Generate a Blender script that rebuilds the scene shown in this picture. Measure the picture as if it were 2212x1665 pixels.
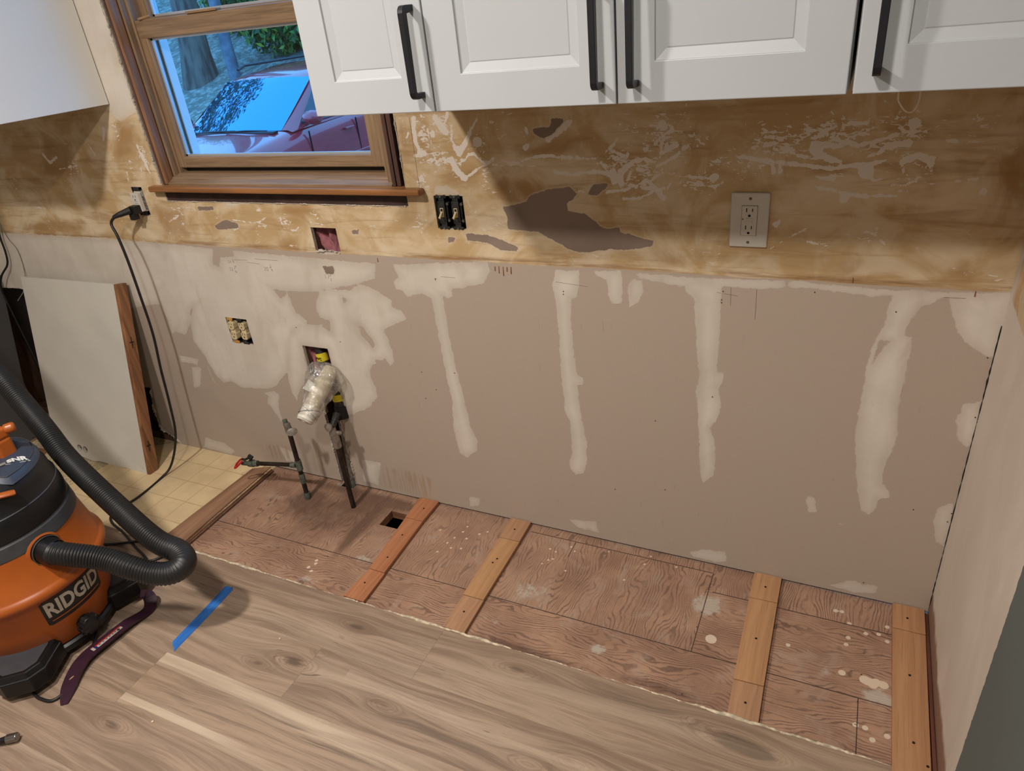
import bpy, math, random
import numpy as np
from mathutils import Vector, Matrix, Euler
for o in list(bpy.data.objects): bpy.data.objects.remove(o)
S = bpy.context.scene
COL = S.collection
random.seed(7); RNG = np.random.default_rng(7)
# ---------------------------------------------------------------- camera
cam = bpy.data.cameras.new('camera'); camo = bpy.data.objects.new('camera', cam); COL.objects.link(camo)
cam.sensor_fit = 'HORIZONTAL'; cam.sensor_width = 36.0; cam.lens = 1516.9 / 2212 * 36.0
cam.clip_start = 0.02; cam.clip_end = 300
_p, _y, _r = -0.498472, 0.486105, 0.1112097
camo.matrix_world = (Matrix.Translation((-0.3135, -1.6542, 1.54506)) @ Matrix.Rotation(_y, 4, 'Z') @ Matrix.Rotation(_p, 4, 'X')
                     @ Matrix.Rotation(_r, 4, 'Y') @ Matrix.Rotation(math.pi/2, 4, 'X'))
S.camera = camo
# ---------------------------------------------------------------- sky
w = bpy.data.worlds.new('sky'); S.world = w; w.use_nodes = True
wn = w.node_tree.nodes; wl = w.node_tree.links; bgn = wn['Background']
tcw = wn.new('ShaderNodeTexCoord'); spw = wn.new('ShaderNodeSeparateXYZ'); rmw = wn.new('ShaderNodeValToRGB')
wl.new(tcw.outputs['Generated'], spw.inputs[0]); wl.new(spw.outputs['Z'], rmw.inputs[0]); wl.new(rmw.outputs[0], bgn.inputs['Color'])
rmw.color_ramp.elements[0].position = 0.0; rmw.color_ramp.elements[0].color = (0.13, 0.36, 0.85, 1)
rmw.color_ramp.elements[1].position = 0.6; rmw.color_ramp.elements[1].color = (0.10, 0.45, 1.0, 1)
bgn.inputs['Strength'].default_value = 3.3
# ---------------------------------------------------------------- ceiling lamps' light, added fill lights and exposure
def area(name, loc, power, size, color, shape='DISK'):
    l = bpy.data.lights.new(name, 'AREA'); l.shape = shape; l.size = size; l.energy = power; l.color = color
    o = bpy.data.objects.new(name, l); o.location = loc; COL.objects.link(o); return o
WARM = (1.0, 0.925, 0.84)
area('ceiling_or_fill_light', (-1.87, -1.55, 2.41), 40, 0.15, WARM)
area('ceiling_or_fill_light', (-0.80, -1.75, 2.41), 27, 0.15, WARM)
area('ceiling_or_fill_light', (-3.4, -2.9, 2.41), 4.5, 0.15, WARM)  # unseen fill light, added to even out the room
area('ceiling_or_fill_light', (-1.2, -3.3, 2.41), 5, 0.15, WARM)  # another added fill light, out of view behind the camera
S.view_settings.view_transform = 'Standard'; S.view_settings.look = 'None'; S.view_settings.gamma = 1.0
S.view_settings.use_curve_mapping = False; S.view_settings.exposure = 0.16

# ---------------------------------------------------------------- node helper
class Mt:
    def __init__(s, name):
        s.m = bpy.data.materials.new(name); s.m.use_nodes = True; s.nt = s.m.node_tree
        s.N = s.nt.nodes; s.L = s.nt.links; s.b = s.N['Principled BSDF']; s.out = s.N['Material Output']
    def lk(s, a, b):
        if isinstance(a, (int, float)): b.default_value = a
        elif isinstance(a, tuple):
            b.default_value = a if len(a) == 4 or b.type == 'VECTOR' else (*a, 1)
        else: s.L.new(a, b)
    def math(s, op, a, b=0.0, c=0.0, clamp=False):
        n = s.N.new('ShaderNodeMath'); n.operation = op; n.use_clamp = clamp
        s.lk(a, n.inputs[0]); s.lk(b, n.inputs[1]); s.lk(c, n.inputs[2]); return n.outputs[0]
    def add(s, a, b): return s.math('ADD', a, b)
    def sub(s, a, b): return s.math('SUBTRACT', a, b)
    def mul(s, a, b): return s.math('MULTIPLY', a, b)
    def mix(s, f, a, b, mode='MIX'):
        n = s.N.new('ShaderNodeMix'); n.data_type = 'RGBA'; n.blend_type = mode
        s.lk(f, n.inputs[0]); s.lk(a, n.inputs[6]); s.lk(b, n.inputs[7]); return n.outputs[2]
    def noise(s, v, sc, det=4, rough=.55, dist=0.0):
        n = s.N.new('ShaderNodeTexNoise'); n.inputs['Scale'].default_value = sc; n.inputs['Detail'].default_value = det
        n.inputs['Roughness'].default_value = rough; n.inputs['Distortion'].default_value = dist
        s.lk(v, n.inputs['Vector']); return n.outputs[0]
    def vor(s, v, sc, rnd=1.0, out='Distance', feat='F1'):
        n = s.N.new('ShaderNodeTexVoronoi'); n.feature = feat; n.inputs['Scale'].default_value = sc; n.inputs['Randomness'].default_value = rnd
        s.lk(v, n.inputs['Vector']); return n.outputs[out]
    def ramp(s, f, a, b, smooth=True):   # 0..1 between a and b
        n = s.N.new('ShaderNodeMapRange'); n.interpolation_type = 'SMOOTHSTEP' if smooth else 'LINEAR'
        s.lk(f, n.inputs[0]); n.inputs[1].default_value = a; n.inputs[2].default_value = b; return n.outputs[0]
    def attr(s, name):
        n = s.N.new('ShaderNodeAttribute'); n.attribute_name = name; return n.outputs['Fac']
    def pos(s):
        return s.N.new('ShaderNodeNewGeometry').outputs['Position']
    def obj(s):
        return s.N.new('ShaderNodeTexCoord').outputs['Object']
    def sep(s, v):
        n = s.N.new('ShaderNodeSeparateXYZ'); s.lk(v, n.inputs[0]); return n.outputs
    def comb(s, x, y, z):
        n = s.N.new('ShaderNodeCombineXYZ')
        for i, c in enumerate((x, y, z)): s.lk(c, n.inputs[i])
        return n.outputs[0]
    def scl(s, v, sc):
        n = s.N.new('ShaderNodeVectorMath'); n.operation = 'MULTIPLY'; s.lk(v, n.inputs[0]); n.inputs[1].default_value = sc; return n.outputs[0]
    def bump(s, h, st, dist=0.002):
        n = s.N.new('ShaderNodeBump'); n.inputs['Strength'].default_value = st; n.inputs['Distance'].default_value = dist
        s.lk(h, n.inputs['Height']); s.L.new(n.outputs[0], s.b.inputs['Normal'])
    def base(s, c): s.lk(c, s.b.inputs['Base Color'])
    def set(s, **k):
        for a, v in k.items(): s.lk(v, s.b.inputs[a.replace('_', ' ')])
        return s
def srgb(r, g, b):
    f = lambda c: ((c/255+.055)/1.055)**2.4 if c > 10 else c/255/12.92
    return (f(r), f(g), f(b))
def plain(name, rgb, rough=.5, metal=0.0, var=.12, sc=30, bump=0.0, spec=.5, coat=0.0):
    m = Mt(name); n = m.noise(m.obj(), sc, 4)
    c = srgb(*rgb); d = tuple(max(0, x*(1-2*var)) for x in c)
    m.base(m.mix(m.ramp(n, .3, .7), c, d)); m.set(Roughness=rough, Metallic=metal)
    m.b.inputs['Specular IOR Level'].default_value = spec; m.b.inputs['Coat Weight'].default_value = coat
    if bump: m.bump(m.noise(m.obj(), sc*4, 3), bump)
    return m.m
def wood(name, light, dark, axis=0, sc=1.0, rough=.5, lines=60, warp=.02, contrast=1.0):
    """straight-sawn grain along axis (0,1,2)"""
    m = Mt(name); v = m.obj(); f = [lines, lines, lines]; f[axis] = lines*.05
    wv = m.scl(v, tuple(x*sc for x in f))
    n1 = m.noise(wv, 1.0, 5, .6, .6); f2 = [12, 12, 12]; f2[axis] = 1.2
    n2 = m.noise(m.scl(v, tuple(x*sc for x in f2)), 1.0, 3, .5, 1.0)
    f3 = [300, 300, 300]; f3[axis] = 8
    n3 = m.noise(m.scl(v, tuple(f3)), 1.0, 2)
    t = m.add(m.mul(m.ramp(n1, .35, .65), .55*contrast), m.mul(m.ramp(n2, .3, .7), .45*contrast))
    c = m.mix(t, srgb(*light), srgb(*dark)); c = m.mix(m.mul(m.ramp(n3, .55, .75), .35*contrast), c, srgb(*[x*.6 for x in dark]))
    m.base(c); m.set(Roughness=rough); m.bump(n3, .08, .001); return m.m

# ---------------------------------------------------------------- mesh helper
WL = {}
def wloc(o): return WL.get(o.name, Vector((0, 0, 0))) if o else Vector((0, 0, 0))
def tag(o, label=None, cat=None, group=None, kind=None):
    if label: o['label'] = label
    if cat: o['category'] = cat
    if group: o['group'] = group
    if kind: o['kind'] = kind
    return o
def thing(name, label, cat, loc=(0, 0, 0), group=None, kind=None):
    o = bpy.data.objects.new(name, None); o.empty_display_size = .05; COL.objects.link(o); o.location = loc
    WL[o.name] = Vector(loc); return tag(o, label, cat, group, kind)
def mesh_obj(name, verts, faces, mat, parent=None, smooth=False, origin=None):
    me = bpy.data.meshes.new(name)
    V = np.asarray(verts, dtype=float).reshape(-1, 3)
    if parent: off = np.array(wloc(parent))
    elif origin is not None: off = np.array(origin, float)
    else: off = np.array([(V[:, 0].min()+V[:, 0].max())/2, (V[:, 1].min()+V[:, 1].max())/2, V[:, 2].min()])
    me.from_pydata((V-off).tolist(), [], [list(f) for f in faces]); me.validate(); me.update()
    o = bpy.data.objects.new(name, me); COL.objects.link(o)
    if isinstance(mat, (list, tuple)):
        for q in mat: me.materials.append(q)
    elif mat: me.materials.append(mat)
    if parent: o.parent = parent; WL[o.name] = Vector(off)
    else: o.location = off; WL[o.name] = Vector(off)
    if smooth: me.polygons.foreach_set('use_smooth', [True]*len(me.polygons))
    return o
class MB:
    def __init__(s): s.v = []; s.f = []; s.mi = []
    def raw(s, v, f, mi=0):
        n = len(s.v); s.v += [tuple(p) for p in v]; s.f += [tuple(i+n for i in q) for q in f]; s.mi += [mi]*len(f); return s
    def box(s, lo, hi, M=None, mi=0):
        x0, y0, z0 = lo; x1, y1, z1 = hi
        v = [(x0,y0,z0),(x1,y0,z0),(x1,y1,z0),(x0,y1,z0),(x0,y0,z1),(x1,y0,z1),(x1,y1,z1),(x0,y1,z1)]
        if M is not None: v = [tuple(M @ Vector(p)) for p in v]
        return s.raw(v, [(0,3,2,1),(4,5,6,7),(0,1,5,4),(1,2,6,5),(2,3,7,6),(3,0,4,7)], mi)
    def tube(s, pts, r, n=12, caps=True, flat=None, mi=0):
        P = [Vector(p) for p in pts]; R = r if isinstance(r, (list, tuple, np.ndarray)) else [r]*len(P)
        v = []; up = None
        for i, p in enumerate(P):
            t = (P[min(i+1, len(P)-1)]-P[max(i-1, 0)]).normalized()
            if up is None:
                up = Vector((0, 0, 1)) if abs(t.z) < .9 else Vector((1, 0, 0))
            a = t.cross(up).normalized(); b = a.cross(t).normalized(); up = b
            for k in range(n):
                q = 2*math.pi*k/n; v.append(p+a*(math.cos(q)*R[i])+b*(math.sin(q)*R[i]*(flat or 1)))
        f = [(i*n+k, i*n+(k+1) % n, (i+1)*n+(k+1) % n, (i+1)*n+k) for i in range(len(P)-1) for k in range(n)]
        if caps: f += [tuple(range(n))[::-1], tuple((len(P)-1)*n+k for k in range(n))]
        return s.raw(v, f, mi)
    def cyl(s, a, b, r0, r1=None, n=20, mi=0): return s.tube([a, b], [r0, r1 if r1 is not None else r0], n, mi=mi)
    def lathe(s, prof, n=48, M=None, mi=0, a0=0, a1=2*math.pi):
        full = abs(a1-a0-2*math.pi) < 1e-6; m = n if full else n+1; v = []
        for r, z in prof:
            for k in range(m):
                q = a0+(a1-a0)*k/n; p = Vector((r*math.cos(q), r*math.sin(q), z)); v.append(M @ p if M is not None else p)
        f = []
        for i in range(len(prof)-1):
            for k in range(n):
                k2 = (k+1) % m; f.append((i*m+k, i*m+k2, (i+1)*m+k2, (i+1)*m+k))
        return s.raw(v, f, mi)
    def prism(s, poly, d0, d1, axes=(0, 2, 1), M=None, mi=0):
        """poly in (axes0,axes1) extruded along axes2 from d0 to d1"""
        v = []
        for d in (d0, d1):
            for a, b in poly:
                p = [0, 0, 0]; p[axes[0]] = a; p[axes[1]] = b; p[axes[2]] = d; v.append(tuple(M @ Vector(p)) if M is not None else tuple(p))
        n = len(poly); f = [tuple(range(n)), tuple(range(2*n-1, n-1, -1))]+[(i, (i+1) % n+0, (i+1) % n+n, i+n) for i in range(n)]
        return s.raw(v, f, mi)
    def build(s, name, mat, parent=None, smooth=False, bevel=0.0, origin=None, seg=2, angle=None):
        o = mesh_obj(name, s.v, s.f, mat, parent, False, origin)
        if any(s.mi): o.data.polygons.foreach_set('material_index', s.mi)
        import bmesh
        bm = bmesh.new(); bm.from_mesh(o.data); bmesh.ops.recalc_face_normals(bm, faces=bm.faces); bm.to_mesh(o.data); bm.free()
        if bevel:
            md = o.modifiers.new('bevel', 'BEVEL'); md.width = bevel; md.segments = seg; md.limit_method = 'ANGLE'; md.angle_limit = math.radians(35)
        if smooth:
            o.data.polygons.foreach_set('use_smooth', [True]*len(o.data.polygons))
            try: o.data.set_sharp_from_angle(angle=math.radians(angle or 40))
            except Exception: pass
        return o
def smooth_path(pts, n=8):
    P = [Vector(p) for p in pts]; out = []
    for i in range(len(P)-1):
        p0 = P[max(i-1, 0)]; p1 = P[i]; p2 = P[i+1]; p3 = P[min(i+2, len(P)-1)]
        for k in range(n):
            t = k/n; out.append(.5*((2*p1)+(p2-p0)*t+(2*p0-5*p1+4*p2-p3)*t*t+(3*p1-p0-3*p2+p3)*t**3))
    out.append(P[-1]); return out
def resample(P, step):
    P = [Vector(p) for p in P]; L = [0]
    for i in range(1, len(P)): L.append(L[-1]+(P[i]-P[i-1]).length)
    n = max(2, int(L[-1]/step)); out = []; j = 0
    for k in range(n+1):
        d = L[-1]*k/n
        while j < len(P)-2 and L[j+1] < d: j += 1
        t = (d-L[j])/max(1e-9, L[j+1]-L[j]); out.append(P[j].lerp(P[j+1], min(1, max(0, t))))
    return out
def text_geo(s, size, ext=0.0005, bold=0.0, shear=0.0):
    c = bpy.data.curves.new('t', 'FONT'); c.body = s; c.size = size; c.extrude = ext; c.offset = bold; c.shear = shear
    c.align_x = 'CENTER'; c.align_y = 'CENTER'; c.resolution_u = 3
    o = bpy.data.objects.new('t', c); COL.objects.link(o); dg = bpy.context.evaluated_depsgraph_get(); e = o.evaluated_get(dg); me = e.to_mesh()
    v = [tuple(x.co) for x in me.vertices]; f = [tuple(p.vertices) for p in me.polygons]
    e.to_mesh_clear(); bpy.data.objects.remove(o); bpy.data.curves.remove(c); return v, f

# ---------------------------------------------------------------- distance fields on grids
def sd_poly(px, pz, poly):
    P = np.array(poly); n = len(P); d = np.full(px.shape, 1e9); ins = np.zeros(px.shape, bool)
    for i in range(n):
        a = P[i]; b = P[(i+1) % n]; e = b-a; wx = px-a[0]; wz = pz-a[1]
        t = np.clip((wx*e[0]+wz*e[1])/max(1e-12, e@e), 0, 1); d = np.minimum(d, np.hypot(wx-t*e[0], wz-t*e[1]))
        c = (a[1] > pz) != (b[1] > pz)
        with np.errstate(divide='ignore', invalid='ignore'): xi = a[0]+(pz-a[1])*e[0]/(e[1] if abs(e[1]) > 1e-12 else 1e-12)
        ins ^= c & (px < xi)
    return np.where(ins, d, -d)
def sd_line(px, pz, pts, r0, r1=None):
    P = np.array(pts); r1 = r0 if r1 is None else r1; n = max(1, len(P)-1); d = np.full(px.shape, -1e9)
    if len(P) == 1: return r0-np.hypot(px-P[0][0], pz-P[0][1])
    for i in range(n):
        a = P[i]; b = P[i+1]; e = b-a; wx = px-a[0]; wz = pz-a[1]
        t = np.clip((wx*e[0]+wz*e[1])/max(1e-12, e@e), 0, 1); rr = r0+(r1-r0)*(i+t)/n
        d = np.maximum(d, rr-np.hypot(wx-t*e[0], wz-t*e[1]))
    return d
def local(px, pz, field, fn, pts, pad=.06):
    P = np.array(pts); m = (px > P[:, 0].min()-pad) & (px < P[:, 0].max()+pad) & (pz > P[:, 1].min()-pad) & (pz < P[:, 1].max()+pad)
    if m.any(): field[m] = np.maximum(field[m], fn(px[m], pz[m]))
def grid_obj(name, us, vs, fn, keep, pattr, fattr, mat, parent=None, snap=None):
    us = np.array(us); vs = np.array(vs); U, Vv = np.meshgrid(us, vs, indexing='ij'); nu, nv = U.shape
    if snap is not None: U, Vv = snap(U, Vv)
    uc = (us[:-1]+us[1:])/2; vc = (vs[:-1]+vs[1:])/2; UC, VC = np.meshgrid(uc, vc, indexing='ij')
    K = keep(UC, VC) if keep else np.ones(UC.shape, bool)
    idx = np.arange(nu*nv).reshape(nu, nv)
    q = np.stack([idx[:-1, :-1], idx[1:, :-1], idx[1:, 1:], idx[:-1, 1:]], -1)[K]
    used = np.unique(q); remap = np.full(nu*nv, -1); remap[used] = np.arange(len(used))
    X = fn(U, Vv).reshape(-1, 3)[used]; q = remap[q]
    me = bpy.data.meshes.new(name); me.vertices.add(len(used)); me.vertices.foreach_set('co', X.ravel())
    me.loops.add(q.size); me.loops.foreach_set('vertex_index', q.ravel()); me.polygons.add(len(q))
    me.polygons.foreach_set('loop_start', np.arange(0, q.size, 4)); me.update(calc_edges=True)
    for n, a in pattr.items():
        at = me.attributes.new(n, 'FLOAT', 'POINT'); at.data.foreach_set('value', a(U, Vv).ravel()[used].astype(np.float32))
    for n, a in fattr.items():
        at = me.attributes.new(n, 'FLOAT', 'FACE'); at.data.foreach_set('value', a(UC, VC)[K].astype(np.float32))
    me.materials.append(mat); o = bpy.data.objects.new(name, me); COL.objects.link(o)
    if parent: o.parent = parent
    return o
def lines(*spec):
    """spec: (a,b,step) ranges plus exact values"""
    L = []
    for s in spec:
        if isinstance(s, tuple): L += list(np.arange(s[0], s[1], s[2]))
        else: L.append(('x', s))
    ex = sorted(s[1] for s in L if isinstance(s, tuple)); rest = [v for v in L if not isinstance(v, tuple)]
    rest = [v for v in rest if all(abs(v-e) > .0012 for e in ex)]
    return sorted(set([round(v, 5) for v in rest]+[round(e, 5) for e in ex]))
# ================================================================ THE ROOM
H1 = 0.9155
MUD = [  # joint compound outlines on the back wall (x, z)
 [(-3.659,0.9225),(-2.76,0.9236),(-2.049,0.8998),(-1.607,0.8892),(-1.617,0.8425),(-1.69,0.8179),(-1.877,0.7778),(-1.99,0.7711),(-2.112,0.7789),(-2.303,0.7305),(-2.483,0.6653),(-2.546,0.5994),(-2.64,0.5473),(-2.636,0.6101),(-2.649,0.6719),(-2.804,0.6456),(-3.318,0.5467),(-3.792,0.4795),(-4.027,0.4569)],
 [(-2.186,0.8365),(-2.108,0.8469),(-2.067,0.7971),(-2.029,0.7409),(-1.991,0.7674),(-1.976,0.7274),(-1.96,0.6869),(-1.938,0.6647),(-1.952,0.6452),(-2.01,0.6209),(-2.037,0.5803),(-2.066,0.5124),(-2.088,0.4566),(-2.136,0.4163),(-2.171,0.3838),(-2.218,0.363),(-2.354,0.3519),(-2.397,0.3733),(-2.446,0.3577),(-2.476,0.3914),(-2.502,0.4737),(-2.532,0.5263),(-2.52,0.5893),(-2.47,0.6867),(-2.371,0.7641),(-2.271,0.8135)],
 [(-2.506,0.4018),(-2.489,0.3495),(-2.502,0.3586),(-2.5,0.4386)],
 [(-2.253,0.3436),(-2.187,0.3605),(-2.166,0.3494),(-2.191,0.2885),(-2.187,0.2379),(-2.201,0.2208),(-2.208,0.2492),(-2.229,0.2823),(-2.243,0.3019),(-2.224,0.3336)],
 [(-2.595,0.4121),(-2.542,0.4116),(-2.584,0.3249),(-2.626,0.3113)],
 [(-2.55,0.6998),(-2.466,0.7161),(-2.506,0.6641),(-2.497,0.6251),(-2.565,0.5505),(-2.614,0.5593)],
 [(-2.643,0.457),(-2.538,0.4517),(-2.559,0.424),(-2.648,0.4274)],
 [(-2.665,0.0679),(-2.558,0.0551),(-2.51,0.0232),(-2.55,0.0029),(-2.699,0.0115)],
 [(-1.867,0.7811),(-1.802,0.7923),(-1.73,0.7943),(-1.68,0.8185),(-1.645,0.813),(-1.604,0.791),(-1.573,0.7747),(-1.575,0.7493),(-1.544,0.7423),(-1.529,0.7151),(-1.542,0.7043),(-1.576,0.6946),(-1.625,0.6668),(-1.615,0.6312),(-1.609,0.5912),(-1.611,0.553),(-1.63,0.5331),(-1.644,0.5628),(-1.657,0.5542),(-1.684,0.5527),(-1.684,0.5369),(-1.701,0.5313),(-1.712,0.5155),(-1.72,0.4965),(-1.715,0.4681),(-1.709,0.4471),(-1.707,0.4102),(-1.741,0.3749),(-1.74,0.3637),(-1.79,0.3403),(-1.842,0.3122),(-1.885,0.3091),(-1.878,0.3652),(-1.874,0.4424),(-1.876,0.5672),(-1.99,0.5724),(-1.997,0.4521),(-2.064,0.3765),(-2.087,0.333),(-2.101,0.371),(-2.099,0.4345),(-2.08,0.4909),(-2.043,0.6067),(-1.93,0.7021),(-1.889,0.7057)],
 [(-1.543,0.8896),(-1.222,0.9185),(-1.214,0.8914),(-1.243,0.8502),(-1.307,0.8314),(-1.352,0.8252),(-1.349,0.8018),(-1.37,0.7943),(-1.384,0.8051),(-1.385,0.7384),(-1.382,0.6381),(-1.376,0.547),(-1.363,0.4535),(-1.357,0.3553),(-1.336,0.3005),(-1.346,0.2539),(-1.387,0.2192),(-1.414,0.233),(-1.42,0.2849),(-1.422,0.344),(-1.411,0.4321),(-1.418,0.5415),(-1.423,0.6721),(-1.426,0.7898),(-1.459,0.8054),(-1.51,0.7863),(-1.526,0.8065),(-1.549,0.811),(-1.553,0.8411),(-1.53,0.8547)],
 [(-1.017,0.9032),(-0.9499,0.9072),(-0.9513,0.8808),(-0.9564,0.8376),(-0.976,0.8252),(-0.9828,0.7578),(-0.9796,0.6714),(-0.9753,0.5998),(-0.9564,0.5778),(-0.9574,0.5592),(-0.9748,0.5567),(-0.9721,0.5003),(-0.9667,0.4362),(-0.9555,0.3647),(-0.9593,0.288),(-0.9739,0.2422),(-0.9992,0.2331),(-1.017,0.2546),(-1.018,0.283),(-1.007,0.3063),(-1.006,0.4296),(-1.022,0.4666),(-1.019,0.5059),(-1.024,0.5623),(-1.023,0.6302),(-1.022,0.7137),(-1.024,0.8103),(-1.031,0.8593)],
 [(-0.9106,0.9095),(-0.8368,0.9139),(-0.8324,0.8886),(-0.8332,0.8522),(-0.8365,0.8202),(-0.8597,0.8183),(-0.872,0.8387),(-0.8755,0.8858),(-0.9035,0.8944)],
 [(-0.8175,0.8793),(-0.8024,0.8906),(-0.7828,0.8893),(-0.7757,0.8565),(-0.7933,0.8291),(-0.8163,0.8112),(-0.8182,0.8429)],
 [(-0.8071,0.9106),(-0.6685,0.9068),(-0.4364,0.9138),(-0.4347,0.8938),(-0.5242,0.8874),(-0.5905,0.89),(-0.6867,0.8808),(-0.7247,0.8857),(-0.7827,0.8944)],
 [(-0.4364,0.9141),(-0.2219,0.9051),(0.0046,0.9134),(0.0018,0.91),(-0.1252,0.8931),(-0.2118,0.8913),(-0.2605,0.8875),(-0.303,0.8917),(-0.3903,0.8979),(-0.4348,0.8948)],
 [(-0.6639,0.9096),(-0.5818,0.8954),(-0.5826,0.8109),(-0.5832,0.7169),(-0.5852,0.6512),(-0.5663,0.6537),(-0.5674,0.6258),(-0.5786,0.6073),(-0.5689,0.5513),(-0.5791,0.5024),(-0.598,0.475),(-0.5819,0.4473),(-0.5756,0.3542),(-0.582,0.3204),(-0.6071,0.2884),(-0.6185,0.3124),(-0.6249,0.4394),(-0.6329,0.5412),(-0.6367,0.5874),(-0.6309,0.6452),(-0.6405,0.7265),(-0.645,0.8052),(-0.651,0.8558),(-0.6699,0.8644),(-0.6728,0.8892)],
 [(-0.2139,0.9057),(-0.1275,0.9072),(-0.1312,0.8831),(-0.1529,0.8716),(-0.1712,0.8354),(-0.1779,0.7993),(-0.1611,0.796),(-0.1597,0.7336),(-0.16,0.6797),(-0.1607,0.6125),(-0.1562,0.5671),(-0.1521,0.5086),(-0.1655,0.4444),(-0.1645,0.3874),(-0.1452,0.3659),(-0.1443,0.3431),(-0.1648,0.3383),(-0.1654,0.308),(-0.1809,0.2804),(-0.2018,0.2922),(-0.2146,0.3364),(-0.2273,0.3994),(-0.2434,0.5035),(-0.2452,0.5815),(-0.242,0.6794),(-0.2433,0.7233),(-0.234,0.783),(-0.2223,0.8204),(-0.217,0.8712)],
 [(-0.112,0.906),(0.0044,0.9147),(0.0042,0.8801),(0.0028,0.8327),(0.0033,0.7639),(-0.0097,0.7624),(-0.0527,0.7875),(-0.0769,0.8148),(-0.0975,0.8666)],
 [(-0.0026,0.654),(0.0065,0.5953),(0.003,0.538),(-0.0094,0.527),(-0.0319,0.5488),(-0.0417,0.5926),(-0.0375,0.6377)],
 [(-0.0049,0.3638),(-0.0006,0.2836),(-0.0013,0.2225),(-0.0242,0.2366),(-0.0383,0.3002),(-0.0352,0.3435)],
 [(-0.2452,0.0112),(-0.2016,0.045),(-0.1866,0.0498),(-0.1649,0.0413),(-0.1298,0.0451),(-0.1311,0.0177),(-0.1861,0.0032)],
 [(-1.036,0.0486),(-0.9406,0.0601),(-0.928,0.0196),(-1.001,0.0178)], [(-0.6429,0.0173),(-0.599,0.0427),(-0.5373,0.0523),(-0.5262,0.0137),(-0.5599,0.0035),(-0.6297,0.004)],
 [(-1.407,0.0516),(-1.359,0.0549),(-1.371,0.019),(-1.406,0.0104)], [(-1.845,0.1211),(-1.758,0.1224),(-1.795,0.0141),(-1.862,0.0162)], [(-2.251,0.1006),(-2.18,0.0882),(-2.186,0.0386),(-2.235,0.033)],
 [(-0.3335,0.3083),(-0.3132,0.3097),(-0.3055,0.2592),(-0.3231,0.2548),(-0.3359,0.2799)], [(-0.2498,0.2382),(-0.2372,0.2379),(-0.2409,0.2263)],
 # white primer left of the window
 [(-2.575,1.754),(-2.367,1.733),(-2.414,1.354),(-2.513,1.326),(-2.552,1.345)],
 # feathered skim around the double switch
 [(-1.368,1.093),(-1.352,1.126),(-1.325,1.128),(-1.291,1.113),(-1.258,1.095),(-1.252,1.063),(-1.267,1.099),(-1.361,1.103)],
 [(-1.834,0.9123),(-1.795,0.9243),(-1.763,0.9178),(-1.724,0.9176),(-1.715,0.914),(-1.785,0.9086)],
 [(-2.152,1.069),(-2.091,1.073),(-1.739,1.073),(-1.471,1.072),(-1.472,1.066),(-1.558,1.068),(-1.837,1.065),(-2.041,1.065),(-2.153,1.053)],
]
BARE = [  # places inside the compound where brown board shows
 [(-1.994,0.77),(-1.851,0.7806),(-1.878,0.7438),(-1.888,0.7092),(-1.875,0.6866),(-1.859,0.6845),(-1.857,0.6779),(-1.887,0.6578),(-1.919,0.6582),(-1.944,0.6558),(-1.94,0.6702),(-1.962,0.6925),(-1.977,0.6945),(-1.984,0.725)],
 [(-1.856,0.6814),(-1.839,0.6796),(-1.847,0.6375),(-1.88,0.6551)], [(-1.724,0.6703),(-1.706,0.6687),(-1.693,0.6431),(-1.674,0.6145),(-1.685,0.5961),(-1.7,0.6151),(-1.72,0.6402)],
 [(-0.2257,0.7839),(-0.2042,0.781),(-0.2179,0.7585),(-0.2319,0.7192),(-0.2298,0.7518)], [(-1.763,0.7693),(-1.746,0.7609),(-1.761,0.7466)],
 [(-2.275,0.9088),(-2.188,0.9084),(-2.187,0.8821),(-2.252,0.8788),(-2.272,0.8416),(-2.299,0.8492)],
 [(-1.492,0.7723),(-1.48,0.7671),(-1.488,0.7603)],
]
PEEL = [
 [(-1.004,1.29),(-0.9718,1.287),(-0.9699,1.283),(-0.9815,1.27),(-1,1.253),(-1.025,1.243),(-1.045,1.252),(-1.053,1.26),(-1.051,1.267),(-1.01,1.27),(-1.001,1.276)],
 [(-1.158,1.07),(-1.086,1.087),(-1.075,1.102),(-1.022,1.119),(-0.9629,1.126),(-0.944,1.108),(-0.9747,1.082),(-0.9712,1.065),(-0.9265,1.06),(-0.888,1.029),(-0.8663,1.021),(-0.8379,1.028),(-0.836,1.015),(-0.7976,1.006),(-0.7534,0.9951),(-0.7555,0.9822),(-0.8067,0.9713),(-0.8681,0.9685),(-0.9456,0.9559),(-0.9729,0.9636),(-1.014,0.9845),(-1.06,1.008),(-1.147,1.011),(-1.145,1.048)],
 [(-0.9198,1.106),(-0.9011,1.133),(-0.8752,1.137),(-0.8647,1.133),(-0.8715,1.121),(-0.8936,1.106)], [(-1.28,0.9927),(-1.267,0.9956),(-1.21,0.993),(-1.161,0.9785),(-1.12,0.9615),(-1.129,0.9518),(-1.174,0.952),(-1.213,0.9716),(-1.275,0.9762)],
 [(-1.338,0.9834),(-1.314,0.9819),(-1.319,0.9696),(-1.338,0.9664)], [(-2.236,0.9885),(-2.176,1.009),(-2.126,0.996),(-2.131,0.9833),(-2.183,0.9774),(-2.229,0.9759)], [(-2.29,1.05),(-2.215,1.052),(-2.215,1.04),(-2.284,1.038)], [(-1.67,0.9914),(-1.642,0.9949),(-1.645,0.9794),(-1.67,0.9811)],
 [(-1.816,0.8699),(-1.769,0.8726),(-1.773,0.8446),(-1.806,0.8454)],
]
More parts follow.
